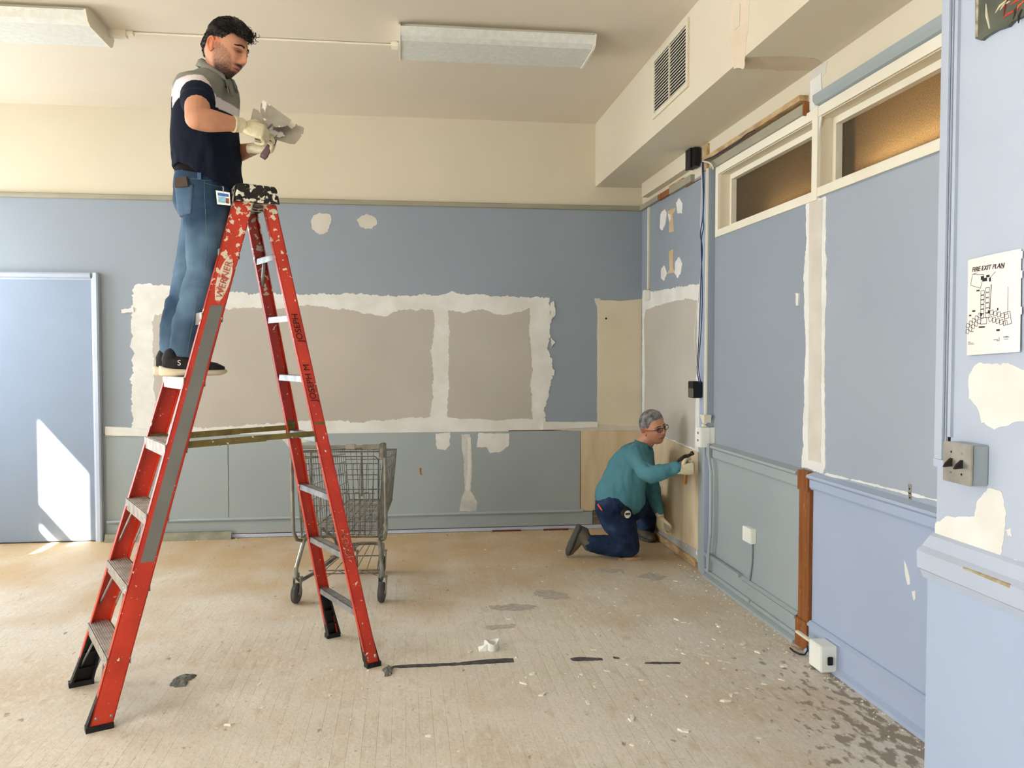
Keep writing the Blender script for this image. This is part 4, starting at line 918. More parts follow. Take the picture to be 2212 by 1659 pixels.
# ---- head ----------------------------------------------------------------
def frame(center, face, up, scale=1.0):
    f = Vector(face).normalized(); u = Vector(up); u = (u-f*u.dot(f)).normalized(); r = f.cross(u)
    return (Vector(center), r, f, u, scale)
def to_w(H, p): c, r, f, u, s = H; return c+(r*p[0]+f*p[1]+u*p[2])*s
def to_l(H, co):
    c, r, f, u, s = H; d = (co-np.array(c))/s
    return np.stack([d@np.array(r), d@np.array(f), d@np.array(u)], 1)
def head_local(th, ph):
    # th: azimuth from the face direction, ph: elevation
    x, y, z = sin(th)*cos(ph), cos(th)*cos(ph), sin(ph)
    X, Y, Z = .077*x, .094*y, .118*z
    if z < 0:
        k = min(1, -z); X *= 1-.30*k**1.6
        if y < 0: Y *= 1-.45*k
        else: Y *= 1-.03*k
    else:
        if y < 0: Y *= 1+.06*(1-z)
    if y > 0: Y = min(Y, .094)*(1-.05*(1-abs(x)))
    if Y > 0:
        g = lambda cx_, cz_, sx_, sz_, A: A*exp(-((X-cx_)/sx_)**2-((Z-cz_)/sz_)**2)
        d = 0
        d += g(0, .006, .007, .014, .009)+g(0, -.012, .008, .013, .014)+g(0, -.029, .0100, .0120, .020)+g(0, -.038, .016, .006, .008)
        d += g(-.012, -.037, .006, .006, .004)+g(.012, -.037, .006, .006, .004)
        d += -g(-.030, .002, .014, .010, .011)-g(.030, .002, .014, .010, .011)
        d += g(-.026, .022, .022, .008, .005)+g(.026, .022, .022, .008, .005)+g(0, .022, .012, .01, .003)
        d += g(-.044, -.024, .016, .016, .005)+g(.044, -.024, .016, .016, .005)
        d += g(0, -.058, .024, .009, .005)+g(0, -.0615, .017, .0038, .004)+g(0, -.0735, .015, .0045, .0045)-g(0, -.0672, .022, .0020, .004)
        d += -g(0, -.083, .02, .006, .004)+g(0, -.103, .020, .013, .009)
        Y += d
    return (X, Y, Z)
def surf_y(x, z):
    ph = math.asin(max(-.99, min(.99, z/.118))); c = cos(ph)
    if z < 0: c *= 1-.30*(-z/.118)**1.6
    th = math.asin(max(-.99, min(.99, x/(.077*c)))); return head_local(th, ph)[1]
def add_head(b, H, n=84, m=60):
    vs = []; fs = []
    for i in range(1, m):
        ph = -pi/2+pi*i/m
        for k in range(n): vs.append(to_w(H, head_local(2*pi*k/n, ph)))
    for i in range(m-2):
        for k in range(n): k2 = (k+1) % n; fs.append((i*n+k, i*n+k2, (i+1)*n+k2, (i+1)*n+k))
    vs += [to_w(H, head_local(0, -pi/2)), to_w(H, head_local(0, pi/2))]; a, z = len(vs)-2, len(vs)-1
    for k in range(n): k2 = (k+1) % n; fs.append((a, k2, k)); fs.append((z, (m-2)*n+k, (m-2)*n+k2))
    b.add(vs, fs)
    c, r, f, u, s = H
    for sg in (-1, 1):   # ears: rim + lobe
        e = to_w(H, (sg*.074, -.012, -.004)); o = (r*sg*.9-f*.45).normalized(); t = (f*.9+r*sg*.45).normalized()
        pts = [e+(t*(.010)-u*.016)*s, e+(-t*.001-u*.024)*s+o*.004, e+(-t*.012-u*.010)*s+o*.011, e+(-t*.019+u*.008)*s+o*.014, e+(-t*.014+u*.024)*s+o*.013, e+(t*.0+u*.030)*s+o*.010, e+(t*.010+u*.020)*s+o*.004]
        limb(b, pts, [.0045, .0065, .0045, .0042, .0042, .0042, .004], 8, 4)
        ellipsoid(b, e-t*.004*s+o*.003, t*.013*s, o*.006, u*.022*s)
def eyes(H, parent, down=.0, lid=True, skin=None):
    c, r, f, u, s = H
    for sg in (-1, 1):
        p = to_w(H, (sg*.030, surf_y(.030, .0025)-.0055, .0025)); b = MB(); b.lathe(p-f*.0115*s, f, [(.0002, .0005)]+[(.0115*s*(1-cos(a)), .0115*s*sin(a)) for a in [pi*q/12 for q in range(1, 12)]]+[(.0229*s, .0005)], 18)
        e = b.build('eye', MT['eyewhite'], parent, smooth=True)
        g = (f-u*down+Vector((0, 0, 0))).normalized(); b = MB(); q = p+g*.0108*s; b.lathe(q, g, [(0, .0052*s), (.0009*s, .0035*s)], 14); b.build('iris', MT['iris'], e)
        if lid:
            b = MB()
            up_ = [to_w(H, (sg*.030+dx, surf_y(.030+dx*sg, .003)+.0085-.007*(dx/.014)**2, .0025+(.0052-down*.0065)*(1-(dx/.016)**2))) for dx in (-.0155, -.01, -.004, .004, .01, .0155)]
            limb(b, up_, [.0020, .0034, .0042, .0042, .0034, .0020], 8, 3)
            lo = [to_w(H, (sg*.030+dx, surf_y(.030+dx*sg, .0)+.0075-.007*(dx/.014)**2, .0025-.0062*(1-(dx/.016)**2))) for dx in (-.0155, -.01, -.004, .004, .01, .0155)]
            limb(b, lo, [.0014, .002, .0022, .0022, .002, .0014], 6, 3)
            b.build('eyelid', skin, e, smooth=True)
def brows(H, parent, m, h=.0052, z0=.0215):
    c, r, f, u, s = H; rs = random.Random(3)
    for sg in (-1, 1):
        b = MB()
        for i in range(230):
            t = rs.random(); x = .010+.036*t; z = z0+.004*sin(pi*min(1, t*1.25))-.003*t+rs.uniform(-1, 1)*h*.5*(1-.5*t)
            y = surf_y(x, z)+.0008; p = to_w(H, (sg*x, y, z)); q = to_w(H, (sg*(x+.006), surf_y(min(.055, x+.006), z)+.0014, z+.002*(1-t)))
            b.tube([p, q], [.0009, .0004], 3)
        b.build('eyebrow', m, parent)
def strands(H, m, parent, mask, n, length, direction, seed=1, curl=0.0, r=.0008, off=.004, base=None, shell=None, name='hair', lift=.3):
    """hair: a close shell over the scalp plus many separate locks"""
    b = MB(); rs = random.Random(seed)
    if shell:
        N_, M_ = 72, 48; vs = []; idx = {}; fs = []
        for i in range(M_+1):
            ph = -pi/2+pi*(i+.001)/(M_+.002)
            for k in range(N_):
                th = 2*pi*k/N_; w_ = mask(th if th <= pi else th-2*pi, ph); p = Vector(head_local(th, ph)); t = shell(th if th <= pi else th-2*pi, ph)*min(1, max(0, w_))
                nn = Vector((p.x/.077**2, p.y/.094**2, p.z/.118**2)).normalized()
                hh = noise.noise(p*38+Vector((seed, 0, 0)))*.5+noise.noise(p*90)*.3
                q = p+nn*(t*(1+.35*hh)-(.004 if w_ <= 0 else 0)); vs.append(to_w(H, q))
        for i in range(M_):
            for k in range(N_): k2 = (k+1) % N_; fs.append((i*N_+k, i*N_+k2, (i+1)*N_+k2, (i+1)*N_+k))
        fs += [tuple(range(N_))[::-1], tuple(M_*N_+k for k in range(N_))]
        b.add(vs, fs)
    c = 0
    while c < n:
        th = rs.uniform(-pi, pi); ph = math.asin(rs.uniform(-.9, 1)); w_ = mask(th, ph)
        if w_ < rs.random()*.9+.05: continue
        c += 1; p = Vector(head_local(th, ph)); nn = Vector((p.x/.077**2, p.y/.094**2, p.z/.118**2)).normalized()
        t = (shell(th, ph) if shell else off)*.85; L_ = length(th, ph)*rs.uniform(.7, 1.2); d = Vector(direction(th, ph)); d = (d-nn*d.dot(nn)).normalized()
        sd2 = nn.cross(d); q = p+nn*t; pts = [q]; a0 = rs.uniform(0, 6.28)
        for k in range(1, 5):
            u_ = k/4; q2 = q+d*L_*u_+nn*(lift*L_*(u_-.8*u_*u_))+(sd2*sin(a0+u_*5)+nn*cos(a0+u_*5)*.6)*curl*u_-nn*(.5*(L_*u_)**2/.1)
            pts.append(q2)
        b.tube([to_w(H, q_) for q_ in pts], [r, r*1.1, r, r*.8, r*.3], 3)
    return b.build(name, m, parent)
# ---- gloved hand -----------------------------------------------------------
def hand(b, wrist, fwd, palm, thumb_side, curl, sz=1.0, back=0.0, spread=.0, thumb=None):
    """palm, four separate bent fingers and an opposed thumb; returns the grip centre"""
    f = Vector(fwd).normalized(); n = Vector(palm); n = (n-f*n.dot(f)).normalized(); s = f.cross(n)
    if s.dot(Vector(thumb_side)) < 0: s = -s
    w = Vector(wrist); K = w+f*.088*sz
    b.loft([(w-f*.03*sz, s*.024*sz, n*.020*sz), (w, s*.026*sz, n*.020*sz), (w+f*.03*sz, s*.036*sz, n*.019*sz), (w+f*.06*sz, s*.041*sz, n*.017*sz), (K, s*.041*sz, n*.014*sz), (K+f*.006*sz, s*.035*sz, n*.009*sz)], 18, 2.4)
    ellipsoid(b, w+f*.03*sz+s*.022*sz+n*.010*sz, f*.026*sz, s*.016*sz, n*.015*sz)
    Ls = [(.044, .026, .022), (.048, .030, .023), (.045, .028, .022), (.035, .021, .020)]
    for i in range(4):
        p = K-f*.004*sz+s*(.031-.0205*i)*sz+n*.001; a = 0; pts = [p-f*.012*sz, p]; c = curl[i] if isinstance(curl[0], (tuple, list)) else curl
        for L_, da in zip(Ls[i], c):
            a += radians(da); d = f*cos(a)+n*sin(a)+s*spread*(1.5-i)*.12; p = p+d.normalized()*L_*sz; pts.append(p)
        r0 = (.0098, .0102, .0098, .0086)[i]*sz
        limb(b, pts, [r0, r0*1.04, r0*.98, r0*.92, r0*.82], 10, 3)
    th = thumb or ((.55, .75, .35), (.75, .2, .65), (.8, -.35, .5)); p = w+f*.022*sz+s*.028*sz+n*.004*sz; pts = [p]
    for L_, (a, c, e) in zip((.040, .032, .026), th):
        p = p+(f*a+s*c+n*e).normalized()*L_*sz; pts.append(p)
    limb(b, pts, [.0145*sz, .0125*sz, .0112*sz, .0098*sz], 12, 3)
    return w+f*.075*sz+n*.030*sz, s, n, f
MT['eyewhite'] = mat('eye_white', (222, 214, 206), rough=.2); MT['iris'] = mat('dark_iris', (34, 22, 16), rough=.15)
HAIRB = mat('black_hair', (22, 17, 15), (34, 27, 23), 60, rough=.5, spec=.4)
GLOVE = mat('latex_glove', (226, 216, 184), (214, 202, 168), 25, rough=.5, bump=.35, bscale=70)
SKIN = vcmat('skin', rough=.5, spec=.35, bump=.12, bscale=300, var=.05, vs=30)
FAB = vcmat('polo_fabric', rough=.85, spec=.15, bump=.12, bscale=700, var=.05, vs=12)
DEN = vcmat('denim', rough=.85, spec=.15, bump=.25, bscale=500, var=.14, vs=9)

# ================================================================== STANDING PERSON
Y0 = 3.98
def J(px, py, y): return ony(px, py, y+.09)
FW = Vector((.955, -.297, 0)).normalized(); SD = Vector((-.297, -.955, 0)).normalized()   # body front, body right (towards the camera)
UP = Vector((0, 0, 1))
M1 = thing('person', (-1.0, 4.0, 1.435), 'bearded person in striped navy polo and blue jeans standing high on the red ladder', 'person')
H1 = frame(J(487, 110, 3.93), (.90, -.36, -.24), (.16, -.02, 1), 1.10)
RS_, RE, RW = J(430, 190, 3.86), J(424, 256, 3.69), J(517, 270, 3.80)
LS_, LE, LW = J(462, 200, 4.16), J(488, 338, 4.20), J(550, 321, 4.0)
NB = J(461, 172, 3.97)
b = MB(); add_head(b, H1)
limb(b, [J(468, 182, 3.98), J(466, 160, 3.96), J(477, 132, 3.945)], [.066, .060, .060], 20)
limb(b, [RS_, RS_.lerp(RE, .5), RE], [.058, .055, .047]); limb(b, [RE, RE.lerp(RW, .28), RE.lerp(RW, .7), RW], [.047, .050, .037, .029])
limb(b, [LS_, LS_.lerp(LE, .5), LE], [.055, .050, .044]); limb(b, [LE, LE.lerp(LW, .3), LE.lerp(LW, .7), LW], [.044, .046, .035, .028])
# torso and legs under the clothes
b.loft([(J(461, 178, 3.98), FW*.07, SD*.10), (J(450, 195, 3.99), FW*.10, SD*.17), (J(448, 240, 4.0), FW*.105, SD*.16), (J(450, 320, 4.0), FW*.10, SD*.14), (J(447, 385, 4.0), FW*.11, SD*.15), (J(445, 430, 4.0), FW*.09, SD*.13)], 24)
NH, NK, NA = J(443, 425, 3.92), J(432, 600, 3.93), J(393, 765, 3.95)
FH, FK, FA = J(443, 425, 4.09), J(408, 605, 4.08), J(370, 760, 4.07)
for (h_, k_, a_) in ((NH, NK, NA), (FH, FK, FA)): limb(b, [h_, h_.lerp(k_, .5), k_], [.08, .07, .052]); limb(b, [k_, k_.lerp(a_, .35), a_], [.052, .052, .036])
me = remesh(b, .0026, 1, 'body')
SK, BE, LP, HR = L3((203, 146, 116)), L3((26, 18, 16)), L3((172, 96, 84)), L3((30, 23, 20))
def skin_cols(H, SK, beard=True, hairm=None, LPc=LP):
    def f(co):
        l = to_l(H, co); x, y, z = l[:, 0], l[:, 1], l[:, 2]; n = len(co); c = np.tile(SK, (n, 1))
        inh = (np.abs(x) < .1) & (y > -.14) & (y < .14) & (z > -.14) & (z < .14)
        G = lambda cx_, cz_, sx_, sz_: np.exp(-((x-cx_)/sx_)**2-((z-cz_)/sz_)**2)*(y > .03)*inh
        red_ = np.clip(G(0, -.03, .014, .012)*.35+(G(.042, -.028, .02, .015)+G(-.042, -.028, .02, .015))*.22, 0, 1)
        c = c*(1-red_[:, None])+np.array(SK*np.array([1.0, .62, .58]))*red_[:, None]
        nz = np.zeros(n); ii = np.where(inh)[0]; nz[ii] = nzf(co[ii], 260, 3, 2)
        ear = inh & (np.abs(x) > .074) & (np.abs(z) < .04); c[ear] = c[ear]*np.array([1.0, .74, .68])
        if beard:
            ax_x = np.abs(x); zb = -.058+(ax_x-.028)/.040*.062
            jaw = np.clip((-.056-z+np.abs(x)*.42)/.020, 0, 1)*np.clip((y+.012)/.03, 0, 1)*(z > -.125)*inh
            side = np.clip((np.abs(x)-.052)/.014, 0, 1)*np.clip((.02-z)/.02, 0, 1)*np.clip((y+.004)/.012, 0, 1)*np.clip((.050-y)/.022, 0, 1)*inh
            tach = G(0, -.0515, .027, .0065)*1.5; chin = G(0, -.1, .034, .024)*1.7; soul = G(0, -.083, .008, .007)
            w0 = np.clip((zb-z)/.012, 0, 1)*np.clip((y+.010)/.014, 0, 1)*(z > -.128)*inh; dens = np.clip(.46+(-.052-z)/.035*.5, .42, .97); w_ = np.clip(w0*dens+nz*.35*(w0 > .2), 0, .92); w_ = np.maximum(w_, np.clip(np.maximum(tach, np.maximum(chin, soul)), 0, .93))
            clean = G(0, -.0675, .024, .0085); w_ = w_*(1-np.clip(clean*1.2, 0, 1)*(np.abs(z+.0675) < .009))
            w_ = np.clip(w_, 0, .95); c = c*(1-w_[:, None])+BE*w_[:, None]
        lp = np.clip(G(0, -.0675, .020, .0085)*1.4, 0, .85); c = c*(1-lp[:, None])+LPc*lp[:, None]
        ml = np.clip(G(0, -.0672, .022, .0016)*1.2, 0, .9); c = c*(1-ml[:, None])+L3((70, 30, 28))*ml[:, None]
        sock = np.clip((G(.03, .0035, .016, .004)+G(-.03, .0035, .016, .004)), 0, .6); c = c*(1-sock[:, None])+L3((60, 36, 28))*sock[:, None]
        if hairm is not None:
            th = np.arctan2(x/.077, y/.094); ph = np.arcsin(np.clip(z/.118/np.maximum(1e-6, np.sqrt((x/.077)**2+(y/.094)**2+(z/.118)**2)), -1, 1))
            w_ = np.array([hairm(a, p_) if q else 0 for a, p_, q in zip(th, ph, inh)]); w_ = np.clip(w_, 0, 1)*.85
            w_[(np.abs(x) > .070) & (np.abs(z+.002) < .036) & (y > -.040) & (y < .012)] = 0
            c = c*(1-w_[:, None])+HR*w_[:, None]
        return c
    return f
def scalp1(th, ph):   # full scalp incl. faded sides
    a = abs(th); z = .118*sin(ph)
    if a < .95: lim = .070-.010*(a/.95)
    elif a < 1.35: lim = .060-(a-.95)/.4*.040
    elif a < 1.85: lim = .030
    elif a < 2.2: lim = .030-(a-1.85)/.35*.045
    else: lim = -.015-(a-2.2)/.95*.045
    return (z-lim)/.010
def top1(th, ph):
    a = abs(th); z = .118*sin(ph); lim = .066 if a < 1.0 else .060-(a-1.0)*.022
    return (z-lim)/.012
set_col(me, skin_cols(H1, SK, True, scalp1))
BODY1 = link_mesh('body', me, SKIN, M1, smooth=True)
eyes(H1, M1, .5, True, mat('lid_skin', (150, 98, 76), rough=.5))
brows(H1, M1, HAIRB, .007)
def sh1(th, ph): return .004+.014*max(0, min(1, (.118*sin(ph)-.045)/.05))*(1 if abs(th) > .8 else 1.3)
strands(H1, HAIRB, M1, scalp1, 1500, lambda t, p: .034 if .118*sin(p) > .06 else .010, lambda t, p: (.1, 1, -.15+.2*sin(t*3)) if .118*sin(p) > .05 else (0, -.2, -1), 4, curl=.005, r=.0013, shell=sh1, lift=.45)
# front curls
b = MB(); rs = random.Random(8)
for i in range(130):
    p0 = Vector((rs.uniform(-.05, .055), .075+rs.uniform(-.02, .02), .085+rs.uniform(-.02, .022))); R_ = rs.uniform(.005, .009); a0 = rs.uniform(0, 6.28); pts = []
    for k in range(9):
        a = a0+k*.75; pts.append(to_w(H1, p0+Vector((R_*.7*sin(a)+k*.0006, R_*cos(a)+k*.0022, R_*sin(a)-k*.0012))))
    b.tube(pts, [.0013]*8+[.0005], 4)
b.build('fringe_curls', HAIRB, M1)

# polo shirt ---------------------------------------------------------------
b = MB()
def sec(px, py, y, hw, lat, tilt=0.0, back=0.0): return (J(px, py, y)-FW*back, FW*hw-UP*tilt, SD*lat)
b.loft([sec(464, 166, 3.975, .062, .085), sec(458, 172, 3.98, .092, .135, .01), sec(450, 182, 3.985, .112, .178, .01), sec(447, 200, 3.99, .118, .20), sec(445, 230, 4.0, .122, .195), sec(444, 262, 4.0, .127, .185),
        sec(445, 300, 4.0, .136, .178), sec(448, 340, 4.0, .141, .176), sec(450, 372, 4.0, .139, .176, .02), sec(452, 396, 4.0, .137, .176, .052), sec(455, 404, 4.0, .128, .166, .058)], 40, 2.2)
limb(b, [J(440, 181, 3.90), J(430, 193, 3.86), J(428, 213, 3.80), J(427, 219, 3.79)], [.070, .074, .073, .071], 24)
limb(b, [J(455, 185, 4.08), LS_, J(470, 250, 4.18)], [.07, .074, .07], 24)
me = remesh(b, .0042, 6, 'polo')
def hem(me):
    n = len(me.vertices); co = np.empty(n*3, 'f'); me.vertices.foreach_get('co', co); co = co.reshape(-1, 3); c0 = np.array(J(452, 390, 4.0))
    f = (co-c0)@np.array(FW); sd__ = (co-c0)@np.array(SD); px = [-.15, -.10, -.05, 0, .05, .10, .16]; zz = [J(452, q, 4.0).z for q in (374, 369, 364, 372, 388, 404, 418)]
    h = np.interp(f, px, zz); h = np.where(sd__ > 0, h, h-.02); low = (co[:, 2] < h) & (co[:, 2] > h-.25); co[low, 2] = h[low]
    me.vertices.foreach_set('co', co.ravel()); me.update()
hem(me)
def fold1(co):
    d = folds(2, .020, 5, (1.3, 1.3, .7), False)(co)+folds(8, .006, 12, (1.2, 1.2, .8), False)(co); z = co[:, 2]
    low = np.clip((2.62-z)/.25, 0, 1); return d*(.22+.78*low)*np.clip((z-2.26)/.04, .3, 1)
displace(me, fold1)
NV, WT, GR = L3((22, 28, 44)), L3((224, 216, 220)), L3((134, 134, 126))
zg = J(445, 199, 3.88).z; zw = J(445, 222, 3.88).z
zs1, zs2 = J(415, 176, 3.80).z, J(415, 197, 3.80).z
def polo(co):
    n = len(co); c = np.tile(NV, (n, 1)); A = np.array(RS_); ax = np.array((RE-RS_).normalized()); fwd = (co-np.array(J(447, 200, 3.99)))@np.array(FW)
    z = co[:, 2]; lat = (co-np.array(J(447, 200, 3.99)))@np.array(SD)
    # body bands run slightly down towards the front
    zb = z+fwd*.22
    front = (fwd > -.105+.0*lat)
    c[(zb > zw) & front] = WT; c[(zb > zg) & front] = GR
    slv = lat > .165
    t = (co-A)@ax
    c[slv] = NV; c[slv & (t < .060)] = WT; c[slv & (t < .006)] = GR; c[slv & (fwd < -.105)] = NV
    sl2 = lat < -.165; c[sl2 & (z > zw)] = WT; c[sl2 & (z > zg)] = GR
    return c
set_col(me, polo)
SH1 = link_mesh('polo_shirt', me, FAB, M1, smooth=True)
b = MB()   # sleeve cuff band
ax = (RE-RS_).normalized(); u = ax.cross(FW).normalized(); v = ax.cross(u); c0 = J(427, 220, 3.788)
ring_ = lambda c, r: [c+u*(r*cos(2*pi*k/28))+v*(r*sin(2*pi*k/28)) for k in range(28)]
rr_ = [ring_(c0-ax*.012, .0745), ring_(c0+ax*.014, .0735), ring_(c0+ax*.014, .064), ring_(c0-ax*.012, .062)]
vs = sum(rr_, []); fs = []
for i in range(4):
    for k in range(28): k2 = (k+1) % 28; j = (i+1) % 4; fs.append((i*28+k, i*28+k2, j*28+k2, j*28+k))
b.add(vs, fs); b.build('sleeve_cuff', mat('navy_knit', (20, 26, 42), (26, 32, 48), 20, rough=.85), SH1, smooth=True)
# collar
b = MB(); N_ = 34; vs = []
cc = J(468, 160, 3.965)
for (dz, ex) in ((-.012, .016), (.012, .005), (.022, -.003), (.026, -.004), (.020, .012), (-.010, .026)):
    for k in range(N_):
        g = radians(28)+2*pi*k/N_*(304/360)*N_/(N_-1); tilt = -.045*cos(g)
        vs.append(cc+FW*((.066+ex)*cos(g))+SD*((.064+ex)*sin(g))+UP*(dz+tilt-(.03 if k in (0, N_-1) and ex > .01 else 0)))
fs = []
for i in range(5):
    for k in range(N_-1): fs.append((i*N_+k, i*N_+k+1, (i+1)*N_+k+1, (i+1)*N_+k))
for k in range(N_-1): fs.append((5*N_+k, 5*N_+k+1, k+1, k))
b.add(vs, fs); b.build('collar', mat('grey_knit', (138, 138, 130), (128, 128, 120), 20, rough=.85), SH1, smooth=True)
b = MB(); p0, p1 = J(499, 188, 3.93), J(506, 240, 3.93)   # placket
b.bar(J(492, 178, 3.925), J(497, 205, 3.90), .03, .006, FW); b.prism([J(494, 183, 3.90), J(497, 206, 3.90), J(504, 207, 3.88), J(500, 200, 3.88)], (0, .012, 0)); b.build('placket', mat('placket_knit', (130, 130, 122), rough=.85), SH1)
b = MB(); b.lathe(J(488, 188, 3.875), (.4, -.9, 0), [(0, .0055), (.003, .005)], 10); b.build('button', MT['black'], SH1)

# belt, jeans --------------------------------------------------------------
b = MB()
b.loft([(J(445, 368, 4.0), FW*.120, SD*.155), (J(445, 385, 4.0), FW*.126, SD*.165), (J(446, 410, 4.0), FW*.136, SD*.175), (J(447, 440, 4.0), FW*.134, SD*.175), (J(448, 470, 4.0), FW*.115, SD*.16), (J(447, 488, 4.0), FW*.08, SD*.12)], 32)
limb(b, [J(441, 430, 3.92), J(445, 475, 3.91), J(448, 530, 3.91), J(446, 570, 3.91), J(436, 620, 3.92), J(422, 665, 3.93), J(406, 710, 3.94), J(395, 762, 3.95)], [.102, .100, .092, .084, .082, .074, .070, .064], 22)
limb(b, [J(441, 430, 4.08), J(440, 475, 4.09), J(428, 530, 4.09), J(416, 580, 4.09), J(404, 625, 4.08), J(386, 670, 4.08), J(376, 710, 4.07), J(369, 752, 4.07)], [.10, .098, .088, .078, .076, .068, .062, .056], 22)
me = remesh(b, .0055, 4, 'jeans')
def foldj(co):
    z = co[:, 2]; d = folds(7, .014, 6, (.7, .7, 1.9), False)(co); w_ = .35+.9*np.exp(-((z-1.82)/.16)**2)+.5*np.exp(-((z-1.53)/.07)**2)+.4*np.exp(-((z-2.2)/.06)**2); return d*w_
displace(me, foldj)
D1, D2 = L3((46, 68, 92)), L3((92, 118, 142))
def denim(co):
    nz = nzf(co, 5, 2, 3); z = co[:, 2]; w_ = np.clip(.30+nz*.8+.30*np.exp(-((z-1.95)/.2)**2), 0, 1)
    seam = np.abs(nzf(co*np.array([1, 1, .3]), 22, 9, 1)) ; w_ = np.clip(w_, 0, 1)
    return D1*(1-w_[:, None])+D2*w_[:, None]
set_col(me, denim); JN = link_mesh('jeans', me, DEN, M1, smooth=True)
# cuffs, belt, pocket, seams
STI = mat('jeans_stitching', (104, 122, 134), rough=.8); DN2 = mat('jeans_pocket', (60, 86, 112), (80, 106, 132), 12, rough=.85, bump=.2, bscale=400)
b = MB(); vs = []; N_ = 30
for (dz, k_) in ((.022, 1.0), (-.022, 1.012), (-.022, .90), (.022, .9)):
    for k in range(N_): g = 2*pi*k/N_; vs.append(J(446, 375, 4.0)+FW*(.1265*k_*cos(g))+SD*(.163*k_*sin(g))+UP*(dz-.02*cos(g)))
fs = []
for i in range(4):
    for k in range(N_): k2 = (k+1) % N_; j = (i+1) % 4; fs.append((i*N_+k, i*N_+k2, j*N_+k2, j*N_+k))
b.add(vs, fs); BELT = b.build('belt', mat('dark_belt', (26, 22, 20), rough=.85, spec=.1), JN, smooth=True)
def surf(px, py, y=3.86):   # towards-camera point on the near side of the hip
    return J(px, py, y)
b = MB()
for (px, py) in ((430, 372),): b.prism([J(px-4, py-4, 3.829), J(px+4, py-4, 3.829), J(px+4, py+16, 3.826), J(px-4, py+16, 3.826)], (0, .008, 0))
b.build('belt_loop', DN2, JN)
def hugging(pts2, base, out, off=.002):
    return [Vector(p) for p in pts2]
from mathutils.bvhtree import BVHTree
def caster_on(obj):
    me_ = obj.data; o_ = wloc(obj)
    t = BVHTree.FromPolygons([v.co+o_ for v in me_.vertices], [tuple(p.vertices) for p in me_.polygons])
    def hit(px, py, lift=.002):
        d = ray(px, py).normalized(); h = t.ray_cast(CAM, d)
        if h[0] is None: h = t.find_nearest(CAM+d*4.0)
        return h[0]+h[1]*lift
    return hit
hj = caster_on(JN)
def sheet(hit, corners, nu, nv, m, parent, name, lift=.002, th=.002):
    A, B, C_, D_ = corners; vs = []; 
    for j in range(nv+1):
        for i in range(nu+1):
            u_, v_ = i/nu, j/nv; x = (A[0]*(1-u_)+B[0]*u_)*(1-v_)+(D_[0]*(1-u_)+C_[0]*u_)*v_; y = (A[1]*(1-u_)+B[1]*u_)*(1-v_)+(D_[1]*(1-u_)+C_[1]*u_)*v_
            vs.append(hit(x, y, lift))
    fs = [(j*(nu+1)+i, j*(nu+1)+i+1, (j+1)*(nu+1)+i+1, (j+1)*(nu+1)+i) for j in range(nv) for i in range(nu)]
    b = MB(); b.add(vs, fs); me_ = b.mesh(name, fix=False); o = link_mesh(name, me_, m, parent, smooth=True); s_ = o.modifiers.new('s', 'SOLIDIFY'); s_.thickness = th; s_.offset = 0; return o
sheet(hj, ((379, 402), (417, 399), (413, 462), (386, 468)), 7, 9, DN2, JN, 'back_pocket', .003, .003)
def seam(hit, pts, m, parent, name='seam', r=.0008, lift=.003):
    b = MB(); b.tube([hit(x, y, lift) for x, y in pts], r, 4); return b.build(name, m, parent)
seam(hj, [(379, 404), (398, 402), (417, 401), (416, 430), (413, 460), (400, 466)], STI, JN)
seam(hj, [(441, 392), (442, 420), (444, 460), (446, 500), (446, 540), (443, 580)], STI, JN, r=.0009)
seam(hj, [(443, 396), (455, 400), (470, 403), (482, 404)], STI, JN)
seam(hj, [(392, 383), (410, 386), (430, 388), (441, 390), (460, 390)], STI, JN)
seam(hj, [(425, 640), (418, 690), (408, 740), (405, 762)], STI, JN)
seam(hj, [(372, 760), (385, 763), (400, 764), (412, 762)], STI, JN)
# things carried
b = MB(); q = [hj(380, 384, .004), hj(403, 381, .004), hj(407, 403, .004), hj(379, 405, .004)]; ym_ = min(p.y for p in q)-.010; q = [ony(x, y, ym_) for x, y in ((378, 384), (402, 381), (406, 402), (378, 405))]
b.prism([p+Vector((0, -.002, 0)) for p in q], Vector((.004, .012, 0)))
tag(b.build('wallet', mat('brown_leather', (84, 66, 56), (70, 54, 46), 20, rough=.55), origin=q[3]), 'brown leather wallet sticking out of the back jeans pocket', 'wallet')
q = [hj(466, 412, .012), hj(490, 414, .012), hj(498, 443, .012), hj(469, 441, .012)]; y_ = min(p.y for p in q)
q = [ony(x, y, y_) for x, y in ((466, 411), (496, 416), (498, 444), (469, 441))]
BG = thing('id_badge', q[0], 'white identity badge with blue header and small portrait clipped at the hip', 'badge')
n_ = (q[1]-q[0]).cross(q[3]-q[0]).normalized(); n_ = n_ if n_.y < 0 else -n_
b = MB(); b.prism(q, -n_*.003); b.build('card', MT['plastic'], BG)
bi = lambda u_, v_: q[0].lerp(q[1], u_).lerp(q[3].lerp(q[2], u_), v_)
def bq(u0, u1, v0, v1, off): return [bi(u0, v0)+n_*off, bi(u1, v0)+n_*off, bi(u1, v1)+n_*off, bi(u0, v1)+n_*off]
b = MB(); b.prism(bq(.12, .92, .14, .36, .0012), -n_*.001); b.build('header', mat('badge_blue', (52, 100, 176), rough=.4), BG)
b = MB(); b.prism(bq(.12, .66, .40, .86, .0011), -n_*.001); b.build('printed_area', mat('badge_print', (150, 196, 220), (110, 160, 190), 60, rough=.4), BG)
b = MB(); b.prism(bq(.68, .92, .46, .86, .0012), -n_*.001); b.build('portrait', mat('badge_portrait', (170, 84, 60), (60, 40, 40), 90, rough=.4), BG)
